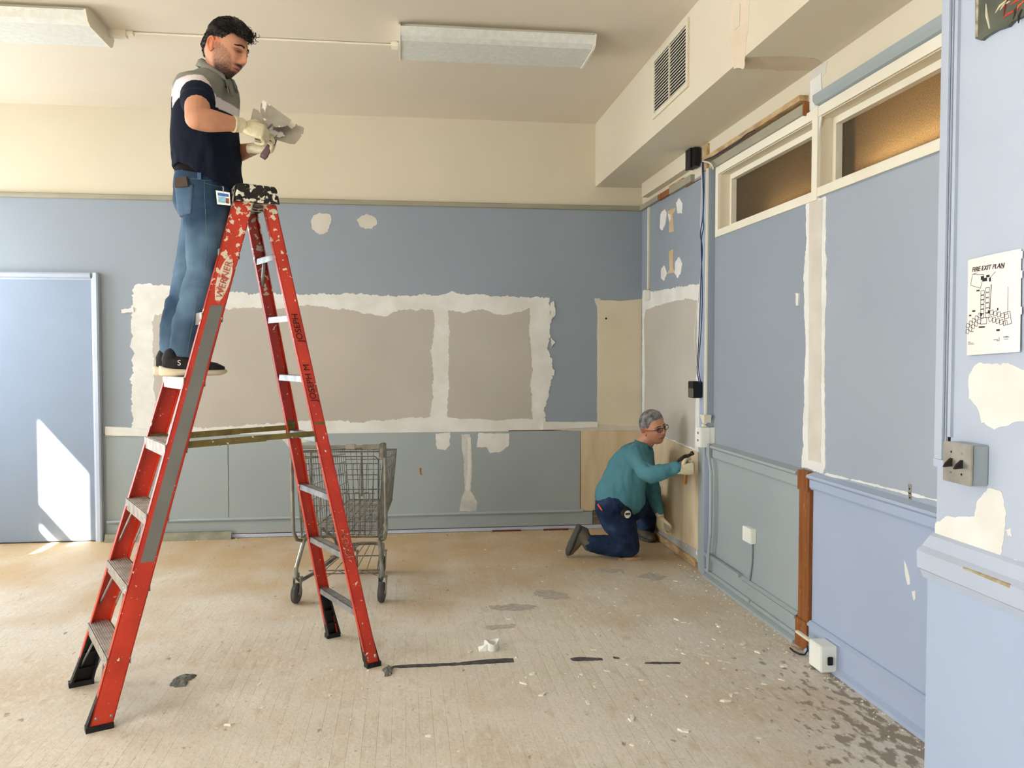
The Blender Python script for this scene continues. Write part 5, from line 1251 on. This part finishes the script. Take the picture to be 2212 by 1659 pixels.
b = MB(); c_ = bi(.55, 0); b.tube([c_+Vector((0, .002, -.004)), c_+Vector((0, .0, .02)), J(477, 402, y_+.01)], .003, 6); b.lathe(J(478, 402, y_), (0, -1, 0), [(0, .011), (.004, .009)], 12); b.build('clip', MT['alum'], BG)

# shoes --------------------------------------------------------------------
UPP = mat('black_mesh_shoe', (34, 34, 37), (22, 22, 25), 60, rough=.7, bump=.3, bscale=300); SOLE = mat('cream_rubber', (226, 214, 190), (206, 192, 166), 8, rough=.6)
zst = .287*5+.001
def shoe(px, y, L_, name='shoe'):
    d = Vector((.985, .17, 0)).normalized(); s = Vector((d.y, -d.x, 0)); h = J(px, 805, y); h.z = zst
    P_ = lambda t, w_, z: h+d*t+s*w_+UP*z
    b = MB()
    b.loft([(P_(.000, 0, .030), s*.020, UP*.020), (P_(.012, 0, .024), s*.034, UP*.024), (P_(.06, 0, .020), s*.036, UP*.019), (P_(.14, 0, .018), s*.038, UP*.0165), (P_(.21, 0, .017), s*.047, UP*.0155), (P_(.26, 0, .018), s*.042, UP*.014), (P_(L_-.008, 0, .022), s*.026, UP*.010), (P_(L_, 0, .024), s*.010, UP*.006)], 22, 2.8)
    sl = b.build('sole', SOLE, M1, smooth=True)
    b = MB()
    b.loft([(P_(.014, 0, .056), s*.020, UP*.024), (P_(.03, 0, .060), s*.032, UP*.032), (P_(.07, 0, .062), s*.036, UP*.036), (P_(.11, 0, .060), s*.036, UP*.036), (P_(.15, 0, .050), s*.038, UP*.030), (P_(.20, 0, .046), s*.043, UP*.027), (P_(.25, 0, .041), s*.037, UP*.020), (P_(.282, 0, .034), s*.020, UP*.010)], 20, 2.3)
    limb(b, [P_(.045, 0, .08), P_(.05, 0, .098)], [.035, .032], 16)
    me_ = remesh(b, .004, 3, 'shoe'); u_ = link_mesh(name, me_, UPP, M1, smooth=True)
    sl.parent = u_
    return u_, P_, s
u1, P_, s_ = shoe(344, 3.90, .292)
c_ = P_(.088, .040, .062); text_on('S', .034, c_+s_*.004, (P_(1, 0, 0)-P_(0, 0, 0)), UP, mat('logo_white', (236, 236, 232), rough=.5), u1, 'logo', 0, .0015)
u2, P2_, s2_ = shoe(331, 4.05, .29)
# gloves + knives ------------------------------------------------------------
def cuff(b, E_, W_, r, back=.03, fwd=.02):
    d = (W_-E_).normalized(); u = d.cross(UP).normalized(); v = d.cross(u); b.loft([(W_-d*back, u*r*1.05, v*r*1.05), (W_-d*(back-.008), u*r*1.08, v*r*1.08), (W_-d*(back-.014), u*r, v*r), (W_+d*fwd, u*r*.92, v*r*.92)], 20)
HP = mat('knife_handle', (120, 92, 96), (98, 74, 76), 12, rough=.45)
KN = mat('steel_with_compound', (168, 164, 156), (140, 136, 128), 7, rough=.35, metal=.6, c3=(232, 230, 224), s3=16, t3=.56)
b = MB(); g, hs, hn, hf = hand(b, RW+Vector((.012, .01, -.004)), (.93, .12, -.20), (.05, .9, -.5), (.35, .1, .9), (62, 78, 45), 1.02)
cuff(b, RE, RW, .034)
me = remesh(b, .0022, 2, 'glove'); displace(me, folds(4, .0012, 60, (1, 1, 1))); GL1 = link_mesh('glove', me, GLOVE, M1, smooth=True)
b = MB(); g2, hs2, hn2, hf2 = hand(b, LW+Vector((.0, -.01, 0)), (.96, -.20, .02), (.2, -.6, .55), (.2, -.5, .8), (66, 82, 50), 1.02)
cuff(b, LE, LW, .028)
me = remesh(b, .0022, 2, 'glove'); displace(me, folds(5, .0012, 60, (1, 1, 1))); GL2 = link_mesh('glove', me, GLOVE, M1, smooth=True)
def knife(label, y, blade, heel, h0, h1, hr, tilt=0.0):
    T = thing('taping_knife', ony(*h1, y), label, 'putty knife')
    pts = [ony(x, z, y) for x, z in blade]; b = MB(); b.prism(pts, (0, .0022, 0)); b.build('blade', KN, T)
    c_ = ony(*heel, y); a_ = ony(*h0, y); e_ = ony(*h1, y+.0)
    b = MB(); b.bar(c_, a_, .004, .03, (0, 1, 0)); b.build('tang', MT['alum'], T)
    b = MB(); d_ = (e_-a_).normalized(); n_ = Vector((0, 1, 0)); s_ = d_.cross(n_)
    b.loft([(a_, s_*.012, n_*.009), (a_.lerp(e_, .15), s_*.016, n_*.011), (a_.lerp(e_, .5), s_*.014, n_*.010), (a_.lerp(e_, .85), s_*.018, n_*.011), (e_, s_*.014, n_*.009)], 14, 2.6); b.build('handle', HP, T, smooth=True)
    return T
yk1 = 3.965; yk2 = 4.035
k1 = knife('smaller putty knife with rounded steel blade, raised over the wider one', yk1, [(568, 216), (563, 226), (562, 240), (566, 252), (574, 265), (582, 272), (600, 275), (616, 273), (624, 267), (629, 259), (600, 238)], (588, 268), (578, 277), (552, 296), 1)
k2 = knife('wide taping knife with compound on its steel blade, held in the far hand', yk2, [(547, 234), (590, 249), (632, 264), (657, 276), (655, 288), (646, 301), (637, 311), (627, 311), (600, 303), (570, 296), (540, 262)], (600, 293), (593, 300), (567, 342), 1)
b = MB(); b.lathe(ony(549, 298, yk1), (.7, 0, .5), [(0, .006), (.004, .013), (.022, .013), (.026, .008)], 14); b.build('butt_cap', MT['alum'], k1)
b = MB()
for (x, z, r) in ((588, 292, .019), (594, 287, .016), (580, 293, .014), (600, 291, .015), (607, 288, .011), (604, 293, .010), (613, 293, .007), (584, 286, .012)):
    p = ony(x, z, yk2-.006); ellipsoid(b, p, (r, 0, 0), (0, .009, 0), (0, 0, r*.7))
me = remesh(b, .003, 1); displace(me, folds(6, .004, 40, (1, 1, 1), False))
tag(link_mesh('compound_blob', me, MT['comp'], k2, smooth=True), 'white blob of wet joint compound')
# ================================================================== KNEELING PERSON
def J(px, py, y): return ony(px, py, y)
M2 = thing('person', (1.6, 6.3, 0), 'person with grey hair and glasses in teal sweater kneeling at the plywood with a hammer', 'person')
H2 = frame(J(1412, 925, 6.1), (.42, -.90, .04), (-.26, -.10, 1), 1.06)
b = MB(); add_head(b, H2)
RS_, RE, RW = J(1374, 985, 5.98), J(1400, 1024, 5.76), J(1463, 1011, 5.68)
LS_, LE, LW = J(1392, 985, 6.36), J(1408, 1060, 6.38), J(1425, 1109, 6.28)
limb(b, [J(1378, 985, 6.17), J(1390, 962, 6.16), J(1402, 944, 6.14)], [.07, .066, .062], 18)
limb(b, [RS_, RS_.lerp(RE, .5), RE], [.045, .04, .036]); limb(b, [RE, RE.lerp(RW, .3), RE.lerp(RW, .7), RW], [.036, .036, .032, .027])
limb(b, [LS_, LS_.lerp(LE, .5), LE], [.045, .04, .034]); limb(b, [LE, LE.lerp(LW, .3), LE.lerp(LW, .7), LW], [.033, .034, .030, .027])
ax_ = (J(1383, 972, 6.17)-J(1325, 1090, 6.17)).normalized(); fr_ = Vector((.95, -.02, 0)); fr_ = (fr_-ax_*fr_.dot(ax_)).normalized(); lt_ = ax_.cross(fr_).normalized()
lt_ = lt_ if lt_.y < 0 else -lt_
b.loft([(J(1383, 972, 6.17), fr_*.08, lt_*.12), (J(1370, 990, 6.17), fr_*.11, lt_*.17), (J(1352, 1022, 6.17), fr_*.13, lt_*.15), (J(1337, 1060, 6.17), fr_*.15, lt_*.15), (J(1325, 1095, 6.17), fr_*.13, lt_*.15)], 24)
NH, NK, NA = J(1330, 1098, 6.08), J(1356, 1180, 6.12), J(1283, 1177, 6.15)
FH, FK, FA = J(1345, 1092, 6.32), J(1403, 1082, 6.58), J(1393, 1146, 6.80)
for (h_, k_, a_) in ((NH, NK, NA), (FH, FK, FA)): limb(b, [h_, h_.lerp(k_, .5), k_], [.08, .07, .052]); limb(b, [k_, k_.lerp(a_, .35), a_], [.050, .050, .036])
me = remesh(b, .0030, 1, 'body')
SK2 = L3((192, 138, 112)); HR = L3((92, 88, 86))
def scalp2(th, ph):
    a = abs(th); z = .118*sin(ph)
    if a < .9: lim = .070-.006*a
    elif a < 1.35: lim = .064-(a-.9)/.45*.05
    elif a < 1.75: lim = .026
    else: lim = .0-(a-1.75)/1.4*.055
    return (z-lim)/.010
set_col(me, skin_cols(H2, SK2, False, scalp2, L3((160, 84, 74))))
link_mesh('body', me, SKIN, M2, smooth=True)
eyes(H2, M2, .0, True, mat('lid_skin_2', (150, 98, 78), rough=.5))
HAIRG = mat('grey_hair', (150, 148, 146), (78, 76, 76), 22, rough=.5, spec=.4, stretch=(1, 1, 1))
brows(H2, M2, mat('dark_brow', (60, 50, 46), rough=.6), .004)
def sh2(th, ph): return .005+.013*max(0, min(1, (.118*sin(ph)-.02)/.07))
strands(H2, HAIRG, M2, scalp2, 1500, lambda t, p: .034 if .118*sin(p) > .04 else .014, lambda t, p: (.75, -.55, -.1) if .118*sin(p) > .06 else (.0, -1, -.6), 6, curl=.002, r=.0012, shell=sh2, lift=.25)
# glasses
GLS = thing('eyeglasses', to_w(H2, (0, .1, 0)), 'black framed eyeglasses worn by the kneeling person', 'glasses')
c, r, f, u, s = H2
for sg in (-1, 1):
    b = MB(); pts = [to_w(H2, (sg*(.0315+.0225*cos(a)), surf_y(0, .004)+.002-.010*(.0315+.021*cos(a))/.05, -.001+.0135*math.copysign(abs(sin(a))**.75, sin(a)))) for a in [2*pi*k/20 for k in range(20)]]
    b.tube(pts, .0021, 6, closed=True); rim = b.build('rim', MT['black'], GLS)
    b = MB(); b.prism(pts, f*.0008); b.build('glass_lens', mat('clear_glass_%d' % sg, (245, 245, 245), rough=.02, trans=1, ior=1.05), rim)
    b = MB(); b.tube([to_w(H2, (sg*.0525, surf_y(0, .004)-.008, .005)), to_w(H2, (sg*.072, .070, .006)), to_w(H2, (sg*.080, .02, .008)), to_w(H2, (sg*.081, -.01, .006)), to_w(H2, (sg*.079, -.028, -.012))], .0022, 6); b.build('temple', MT['black'], GLS)
b = MB(); b.tube([to_w(H2, (-.0115, surf_y(0, .004), .002)), to_w(H2, (0, surf_y(0, .004)+.003, .005)), to_w(H2, (.0115, surf_y(0, .004), .002))], .0019, 6); b.build('bridge', MT['black'], GLS)
# teal sweater
b = MB()
def s2(px, py, hw, lat, sh=0.0): return (J(px, py, 6.17)+fr_*sh, fr_*hw, lt_*lat)
b.loft([s2(1389, 963, .072, .085), s2(1382, 971, .10, .14), s2(1374, 983, .125, .185), s2(1364, 1002, .142, .20), s2(1354, 1022, .155, .195, .005), s2(1345, 1044, .175, .19, .012), s2(1338, 1062, .185, .19, .014), s2(1331, 1078, .178, .19, .008), s2(1326, 1090, .160, .185), s2(1323, 1097, .150, .18)], 36, 2.15)
limb(b, [J(1380, 977, 6.06), RS_, RS_.lerp(RE, .5), RE, RE.lerp(RW, .35), RE.lerp(RW, .75), RE.lerp(RW, .98)], [.075, .074, .068, .062, .056, .046, .040], 22)
limb(b, [J(1388, 977, 6.28), LS_, LS_.lerp(LE, .5), LE, LE.lerp(LW, .4), LE.lerp(LW, .95)], [.075, .074, .066, .058, .052, .042], 22)
me = remesh(b, .0055, 4, 'sweater')
displace(me, lambda co: folds(12, .015, 6, (1.6, 1.0, .9), False)(co)*1.0+folds(3, .005, 12, (1, 1, 1))(co)*np.clip((co[:, 0]-1.55)/.25, 0, 1))
TE = L3((80, 130, 142)); set_col(me, lambda co: np.tile(TE, (len(co), 1))*(1+.10*nzf(co, 6, 1, 2))[:, None])
SW = link_mesh('sweater', me, vcmat('teal_knit', rough=.85, spec=.15, bump=.1, bscale=600, var=.05, vs=10), M2, smooth=True)
b = MB(); N_ = 24; cc = J(1390, 962, 6.165); n_ = ax_; vs = []
cc = cc+ax_*.004; b.tube([cc+fr_*(.070*cos(2*pi*k/N_))+lt_*(.080*sin(2*pi*k/N_)) for k in range(N_)], .008, 8, closed=True); b.build('neck_band', mat('teal_rib', (54, 112, 118), rough=.85), SW, smooth=True)
# dark jeans
b = MB()
b.loft([(J(1327, 1082, 6.17), fr_*.150, lt_*.170), (J(1326, 1096, 6.17), fr_*.155, lt_*.178), (J(1328, 1108, 6.17), Vector((.15, 0, -.02)), Vector((0, -.17, 0))), (J(1332, 1122, 6.18), Vector((.12, 0, 0)), Vector((0, -.15, 0)))], 30)
limb(b, [J(1326, 1100, 6.09), J(1336, 1125, 6.08), J(1347, 1152, 6.09), J(1358, 1180, 6.11)], [.135, .125, .105, .078], 22)
limb(b, [J(1360, 1180, 6.11), J(1335, 1179, 6.12), J(1305, 1177, 6.14), J(1279, 1175, 6.15)], [.078, .080, .074, .064], 22)
limb(b, [J(1345, 1098, 6.28), J(1372, 1090, 6.42), J(1392, 1084, 6.56), FK], [.125, .115, .10, .085], 22)
limb(b, [FK, J(1400, 1105, 6.66), J(1395, 1138, 6.78)], [.085, .082, .074], 20)
me = remesh(b, .006, 4, 'jeans')
displace(me, lambda co: folds(21, .012, 8, (1.2, 1.2, 1.2), False)(co))
ND1, ND2 = L3((24, 36, 62)), L3((48, 66, 98))
set_col(me, lambda co: (lambda w_: ND1*(1-w_[:, None])+ND2*w_[:, None])(np.clip(.35+nzf(co, 7, 4, 3)*.9, 0, 1)))
zmin = min(v.co.z for v in me.vertices)
for v in me.vertices: v.co.z = max(v.co.z, .022)
JN2 = link_mesh('jeans', me, DEN, M2, smooth=True)
hj = caster_on(JN2); ST2 = mat('dark_stitching', (90, 100, 120), rough=.8)
# boots
print('MAXX', max(v.co.x for v in JN2.data.vertices)+M2.location.x, max(v.co.x for v in SW.data.vertices)+M2.location.x, W)
BOOT = mat('grey_brown_boot', (96, 88, 76), (76, 68, 58), 18, rough=.75, bump=.2); BSOLE = mat('dark_boot_sole', (62, 62, 60), (78, 76, 72), 20, rough=.7, bump=.3, bscale=80)
def boot(A, heel, toe, up, w=.052, label=None):
    # A: ankle opening centre, heel & toe: sole ends, up: direction away from the sole
    L_ = (toe-heel); d = L_.normalized(); L_ = L_.length; u = (up-d*up.dot(d)).normalized(); s = d.cross(u); P_ = lambda t, z: heel+d*t*L_+u*z
    b = MB(); b.loft([(P_(-.02, .016), s*.02, u*.012), (P_(.03, .014), s*w*.75, u*.016), (P_(.3, .013), s*w*.72, u*.015), (P_(.65, .013), s*w*.95, u*.015), (P_(.9, .014), s*w*.8, u*.013), (P_(1.0, .018), s*.02, u*.008)], 20, 3)
    sl = b.build('boot_sole', BSOLE, None, smooth=True); 
    b = MB(); b.loft([(P_(.0, .055), s*.022, u*.035), (P_(.07, .06), s*w*.7, u*.045), (P_(.25, .06), s*w*.72, u*.046), (P_(.45, .055), s*w*.78, u*.040), (P_(.7, .043), s*w*.86, u*.030), (P_(.92, .034), s*w*.6, u*.018), (P_(.98, .03), s*.02, u*.01)], 20, 2.3)
    limb(b, [P_(.22, .06), P_(.22, .06).lerp(A, .6), A], [.050, .050, .054], 18)
    me_ = remesh(b, .0045, 3, 'boot'); o = link_mesh('boot', me_, BOOT, M2, smooth=True); sl.data.transform(Matrix.Translation(-wloc(o))); sl.parent = o
    b = MB()
    for k in range(6):
        t = .30+.07*k; z = .098-.010*k; b.tube([P_(t, z-.004)+s*w*.5, P_(t+.03, z+.004), P_(t, z-.004)-s*w*.5], .0032, 6)
        b.tube([P_(t+.035, z-.006)+s*w*.5, P_(t+.005, z+.004), P_(t+.035, z-.006)-s*w*.5], .0028, 6)
    b.build('laces', MT['black'], o)
    return o
boot(J(1274, 1176, 6.15), J(1248, 1134, 6.19), J(1220, 1197, 6.22), Vector((.9, 0, .35)))
tz = onz(1401, 1166, 0); hz = onz(1380, 1160, 0); tz = Vector((hz.x+.17, hz.y-.18, 0))
A2 = J(1394, 1142, 6.79); hz = Vector((A2.x-.075, A2.y+.05, .001)); tz = hz+Vector((.10, -.23, 0))
boot(A2, hz, tz, UP)
# knee board
p = onz(1363, 1207); b = MB(); b.box((p.x-.10, p.y-.05, 0), (p.x+.06, p.y+.10, .020), .002)
tag(b.build('wood_offcut', MT['rawwood'], origin=(p.x, p.y, 0)), 'thin plywood offcut on the floor under the kneeling knee', 'board')
# gloves, hammer
b = MB(); hand(b, RW+Vector((.016, -.01, -.014)), (.90, -.05, .10), (.05, .95, .10), (0, .1, 1), (64, 82, 50), 1.05); cuff(b, RE, RW+Vector((.02, 0, 0)), .031, .02)
me = remesh(b, .0025, 2, 'glove'); displace(me, folds(9, .0012, 50, (1, 1, 1))); link_mesh('glove', me, GLOVE, M2, smooth=True)
b = MB(); hand(b, LW+Vector((.005, .01, -.02)), (.10, .15, -.98), (.9, .3, .1), (.1, -.9, 0), (25, 30, 20), 1.05); cuff(b, LE, LW+Vector((.0, 0, -.012)), .031, .02)
me = remesh(b, .0025, 2, 'glove'); link_mesh('glove', me, GLOVE, M2, smooth=True)
yh = RW.y+.012
HM = thing('claw_hammer', J(1479, 1046, yh), 'claw hammer with dark steel head and wooden handle held up by the kneeling person', 'hammer')
b = MB(); a_, e_ = J(1484, 985, yh), J(1479, 1046, yh); d_ = (e_-a_).normalized(); s_ = d_.cross(Vector((0, 1, 0)))
b.loft([(a_, s_*.010, Vector((0, .007, 0))), (a_.lerp(e_, .3), s_*.011, Vector((0, .008, 0))), (a_.lerp(e_, .6), s_*.014, Vector((0, .011, 0))), (a_.lerp(e_, .95), s_*.016, Vector((0, .012, 0))), (e_, s_*.010, Vector((0, .008, 0)))], 14, 2.4)
b.build('handle', mat('varnished_handle', (168, 122, 70), (140, 96, 52), 10, rough=.4, stretch=(6, 6, 1)), HM, smooth=True)
b = MB(); P = [J(x, y, yh) for x, y in ((1460, 1004), (1465, 996), (1473, 990), (1481, 986), (1488, 984), (1493, 981))]
secs = []
for i, (p, w_, h_) in enumerate(zip(P, (.016, .017, .014, .014, .010, .012), (.004, .009, .013, .016, .011, .011))):
    t = (P[min(i+1, 5)]-P[max(i-1, 0)]).normalized(); n_ = t.cross(Vector((0, 1, 0))); secs.append((p, n_*h_, Vector((0, w_, 0))))
b.loft(secs, 14, 2.4); q = J(1492, 981, yh); b.lathe(q, (P[5]-P[4]), [(0, .010), (.004, .0155), (.020, .0155), (.022, .013)], 18)
b.build('hammer_head', mat('dark_steel', (70, 66, 62), (50, 47, 44), 20, rough=.4, metal=.6), HM, smooth=True)
# tape measure on the hip, orange pencil
hw_ = caster_on(JN2); p = J(1352, 1110, 5.93)
TM = thing('tape_measure', p, 'tape measure with silver and yellow face hanging at the kneeling hip', 'tape measure')
n_ = Vector((.35, -.93, .0)).normalized()
b = MB(); b.lathe(p+n_*-.02, n_, [(0, .032), (.004, .037), (.036, .037), (.04, .032)], 24); b.build('case', MT['black'], TM)
b = MB(); b.lathe(p+n_*.020, n_, [(0, .028), (.002, .028)], 24); b.build('face', mat('pale_face', (226, 226, 220), rough=.35), TM)
xr = n_.cross(UP).normalized()*-1
b = MB(); b.obox(p+n_*.0232+UP*.004, xr*.02, UP*.006, n_*.001); b.build('black_band', MT['black'], TM)
b = MB(); b.obox(p+n_*.0232-UP*.006, xr*.02, UP*.0025, n_*.001); b.build('yellow_band', mat('yellow', (216, 196, 40), rough=.4), TM)
b = MB(); b.obox(p+UP*.035-n_*.005, xr*.012, UP*.02, n_*.004); b.build('belt_clip', MT['black'], TM)
a_ = hw_(1302, 1102, .010); e_ = hw_(1296, 1094, .010); b = MB(); b.tube([a_, e_, e_+(e_-a_)*.4], .0065, 8)
tag(b.build('carpenter_pencil', mat('orange_paint', (226, 78, 40), rough=.4), origin=a_), 'bright orange pencil end poking out of the dark jeans pocket', 'pencil')

# ================================================================== THINGS ON THE FLOOR
a_ = onz(232, 1163); e_ = onz(480, 1158)
b = MB(); b.prism([(-2.43, D-.06, .03), (-2.43, D-.085, .03), (-2.43, D-.07, .062), (-2.43, D-.05, .066)], (1.0, 0, 0)); b.prism([(-2.43, D-.095, .0), (-2.43, D-.06, .0), (-2.43, D-.055, .032), (-2.43, D-.085, .032)], (1.0, 0, 0))
tag(b.build('loose_trim', mat('old_metal_trim', (150, 148, 130), (124, 122, 106), 8, rough=.5, metal=.3), origin=(-1.95, D-.07, 0)), 'loose dull metal trim strip lying against the baseboard by the door', 'trim')
# crumpled masking tape
p = onz(1062, 1402)
b = MB(); N_ = 26; vs = []; R_ = .034
for (z, dr) in ((0, 0), (.042, 0), (.042, -.003), (0, -.003)):
    for k in range(N_): g = 2*pi*k/N_; rr2 = R_*(1+.12*sin(3*g))+dr; vs.append((p.x+rr2*cos(g)*1.1, p.y+rr2*sin(g), z+(.008*sin(2*g+1) if z > 0 else 0)))
fs = []
for i in range(4):
    for k in range(N_): k2 = (k+1) % N_; j = (i+1) % 4; fs.append((i*N_+k, i*N_+k2, j*N_+k2, j*N_+k))
b.add(vs, fs); b.hexa([(p.x-.07, p.y-.03, .0), (p.x-.03, p.y-.03, .0), (p.x-.03, p.y-.028, .0), (p.x-.07, p.y-.028, .0), (p.x-.072, p.y-.02, .022), (p.x-.03, p.y-.03, .036), (p.x-.03, p.y-.027, .036), (p.x-.072, p.y-.017, .022)])
tag(b.build('tape_curl', MT['plastic'], origin=p), 'curled loop of white tape lying on the floor in front of the cart', 'tape')
DUST = mat('grey_lint', (96, 98, 94), (134, 134, 126), 40, rough=.95, spec=.1, bump=.6, bscale=120); DARKA = mat('dark_adhesive', (62, 58, 60), (90, 86, 84), 30, rough=.8)
def clump(pts, h, m, seed, name, label, cat):
    q = [onz(x, y) for x, y in pts]; q2 = ragged([(p.x, p.y) for p in q], .008, seed, .008); c_ = Vector((sum(p.x for p in q2)/len(q2), sum(p.y for p in q2)/len(q2)))
    vs = []; fs = []; n = len(q2); K = [(1, .0005), (.86, .55), (.6, .9), (.3, 1)]
    for (k_, z_) in K:
        for p in q2: r_ = c_+(p-c_)*k_; vs.append((r_.x, r_.y, z_*h*(1+.6*noise.noise(Vector((r_.x*60, r_.y*60, seed))))+.0004))
    for i in range(len(K)-1):
        for k in range(n): k2 = (k+1) % n; fs.append((i*n+k, i*n+k2, (i+1)*n+k2, (i+1)*n+k))
    fs.append(tuple(3*n+k for k in range(n))); fs.append(tuple(range(n))[::-1]); b = MB(); b.add(vs, fs)
    return tag(b.build(name, m, origin=(c_.x, c_.y, 0)), label, cat)
clump([(366, 1480), (378, 1466), (398, 1457), (424, 1458), (420, 1466), (408, 1472), (402, 1483), (380, 1485)], .012, DUST, 3, 'dust_clump', 'grey clump of dust on the floor between the ladder legs', 'dust')
clump([(826, 1446), (840, 1437), (850, 1442), (846, 1460), (832, 1462)], .012, DUST, 5, 'dust_clump', 'grey dust tuft at the nearest rear foot of the ladder', 'dust')
clump([(846, 1439), (900, 1437), (1000, 1431), (1070, 1424), (1110, 1422), (1112, 1430), (1060, 1434), (960, 1439), (850, 1443)], .004, DARKA, 7, 'adhesive_strip', 'long dark strip of old adhesive on the floor reaching right from the ladder foot', 'adhesive')
clump([(1232, 1423), (1250, 1420), (1300, 1422), (1302, 1426), (1260, 1428), (1238, 1428)], .004, DARKA, 9, 'adhesive_strip', 'short crumbly dark adhesive mark in the middle of the broken floor line', 'adhesive')
clump([(1322, 1418), (1338, 1421), (1340, 1424), (1326, 1423)], .003, DARKA, 11, 'adhesive_strip', 'tiny dark adhesive spot between the two longer marks right of the ladder', 'adhesive')
clump([(1394, 1431), (1470, 1431), (1470, 1435), (1394, 1434)], .003, DARKA, 13, 'adhesive_strip', 'straight dark adhesive dash at the right end of the broken floor line', 'adhesive')
# plaster chips: each its own object
CH = mat('plaster_chip', (238, 232, 216), (222, 214, 196), 40, rough=.8)
def chip_mesh(seed):
    rs = random.Random(seed); n = rs.randint(5, 7); b = MB(); el = rs.uniform(1.0, 2.6)
    P = []
    for k in range(n): g = 2*pi*k/n+rs.uniform(-.3, .3); r_ = rs.uniform(.7, 1.1)*.5; P.append((r_*cos(g)*el, r_*sin(g)))
    b.add([(x, y, 0) for x, y in P]+[(x*.85, y*.85, rs.uniform(.12, .3)) for x, y in P], [tuple(range(n))[::-1], tuple(range(n, 2*n))]+[(k, (k+1) % n, n+(k+1) % n, n+k) for k in range(n)])
    me = b.mesh('chip'); me.materials.append(CH); return me
CM = [chip_mesh(100+i) for i in range(14)]
cnt = [0]
def chip(x, y, size, rot, k, label, group, name='plaster_chip'):
    o = bpy.data.objects.new(name, CM[k % len(CM)]); SC.collection.objects.link(o); o.location = (x, y, .0002); o.scale = (size, size, size); o.rotation_euler = (0, 0, rot)
    tag(o, label, 'plaster chip', group); return o
big = [(497, 1566, .032, 'largest pale plaster chip on the open floor left of the ladder shadow'), (1364, 1553, .034, 'long pale plaster chip lying alone at the front middle of the floor'), (1478, 1580, .032, 'rounded pale plaster chip nearest the camera, right of the middle'), (1172, 1501, .032, 'elongated pale chip below the long dark adhesive line'), (1129, 1476, .024, 'pale chip just under the right end of the long adhesive line'), (1150, 1457, .026, 'square pale chip right of the long adhesive line'), (1270, 1518, .022, 'pale chip halfway between the adhesive line and the front edge'), (1568, 1515, .030, 'pale twin chip at the right front, beside a smaller one'), (1580, 1502, .022, 'small pale chip just above the twin chip at the right front'), (1553, 1354, .028, 'wedge-shaped pale chip on the floor left of the jack box conduit'), (1607, 1391, .030, 'flat oblong chip left of the big baseboard outlet'), (1636, 1409, .024, 'second oblong chip, between the flat one and the baseboard outlet'), (1694, 1440, .030, 'oblong chip on the floor in front of the baseboard outlet'), (1518, 1415, .050, 'thin pale splinter lying diagonally left of the baseboard outlet'), (925, 1591, .02, 'small pale chip near the front, below the curled tape'), (1016, 1408, .020, 'pale chip on the floor left of the curled tape'), (1571, 1431, .022, 'pale chip right of the thin diagonal splinter'), (568, 1529, .014, 'small pale chip left of centre at the front'), (1460, 1338, .024, 'pale chip alone on the floor in front of the grey wainscot'), (1108, 1359, .012, 'tiny pale chip just above the curled tape')]
for i, (px, py, sz_, lb) in enumerate(big):
    p = onz(px, py); o = chip(p.x, p.y, sz_, (i*1.3) % 3.1, i, lb, None)
    if 'splinter' in lb: o.scale = (sz_*1.1, .006, .006); o.rotation_euler.z = -.75+pi*.5*0
rs = random.Random(77); n = 0
while n < 270:
    m_ = rs.random()
    if m_ < .5: px, py = rs.gauss(1480, 150), rs.gauss(1430, 70)
    elif m_ < .72: px, py = rs.uniform(1000, 1500), rs.uniform(1165, 1300)
    else: px, py = rs.uniform(420, 1650), rs.uniform(1330, 1640)
    if py < 1172: continue
    p = onz(px, py)
    if p.x > W-.08 or p.x < -1.9 or p.y > D-.1 or p.y < 2.6 or (p.x > 1.5 and p.y < 2.55): continue
    chip(p.x, p.y, rs.choice((.005, .006, .007, .009, .012, .016)), rs.uniform(0, 3.1), rs.randrange(14), 'tiny pale plaster crumb among the crumbs scattered over the wooden floor', 'plaster crumbs scattered over the floor'); n += 1
# rubble line along the walls
b = MB(); rs = random.Random(4)
for i in range(420):
    if i % 3: x = W-.055-abs(rs.gauss(0, .05)); y = rs.uniform(2.6, 7.0)
    else: x = rs.uniform(-2.2, 2.0); y = D-.05-abs(rs.gauss(0, .04))
    if x > 1.55 and 5.9 < y < 7.0: continue
    r_ = rs.uniform(.0015, .005); b.hexa([(x-r_, y-r_, 0), (x+r_, y-r_*.6, 0), (x+r_*.8, y+r_, 0), (x-r_*.7, y+r_, 0), (x-r_*.6, y-r_*.5, r_), (x+r_*.5, y-r_*.3, r_), (x+r_*.4, y+r_*.5, r_), (x-r_*.3, y+r_*.5, r_)])
tag(b.build('plaster_grit', CH), 'fine pale plaster grit along the foot of the right and back walls', 'plaster grit', None, 'stuff')
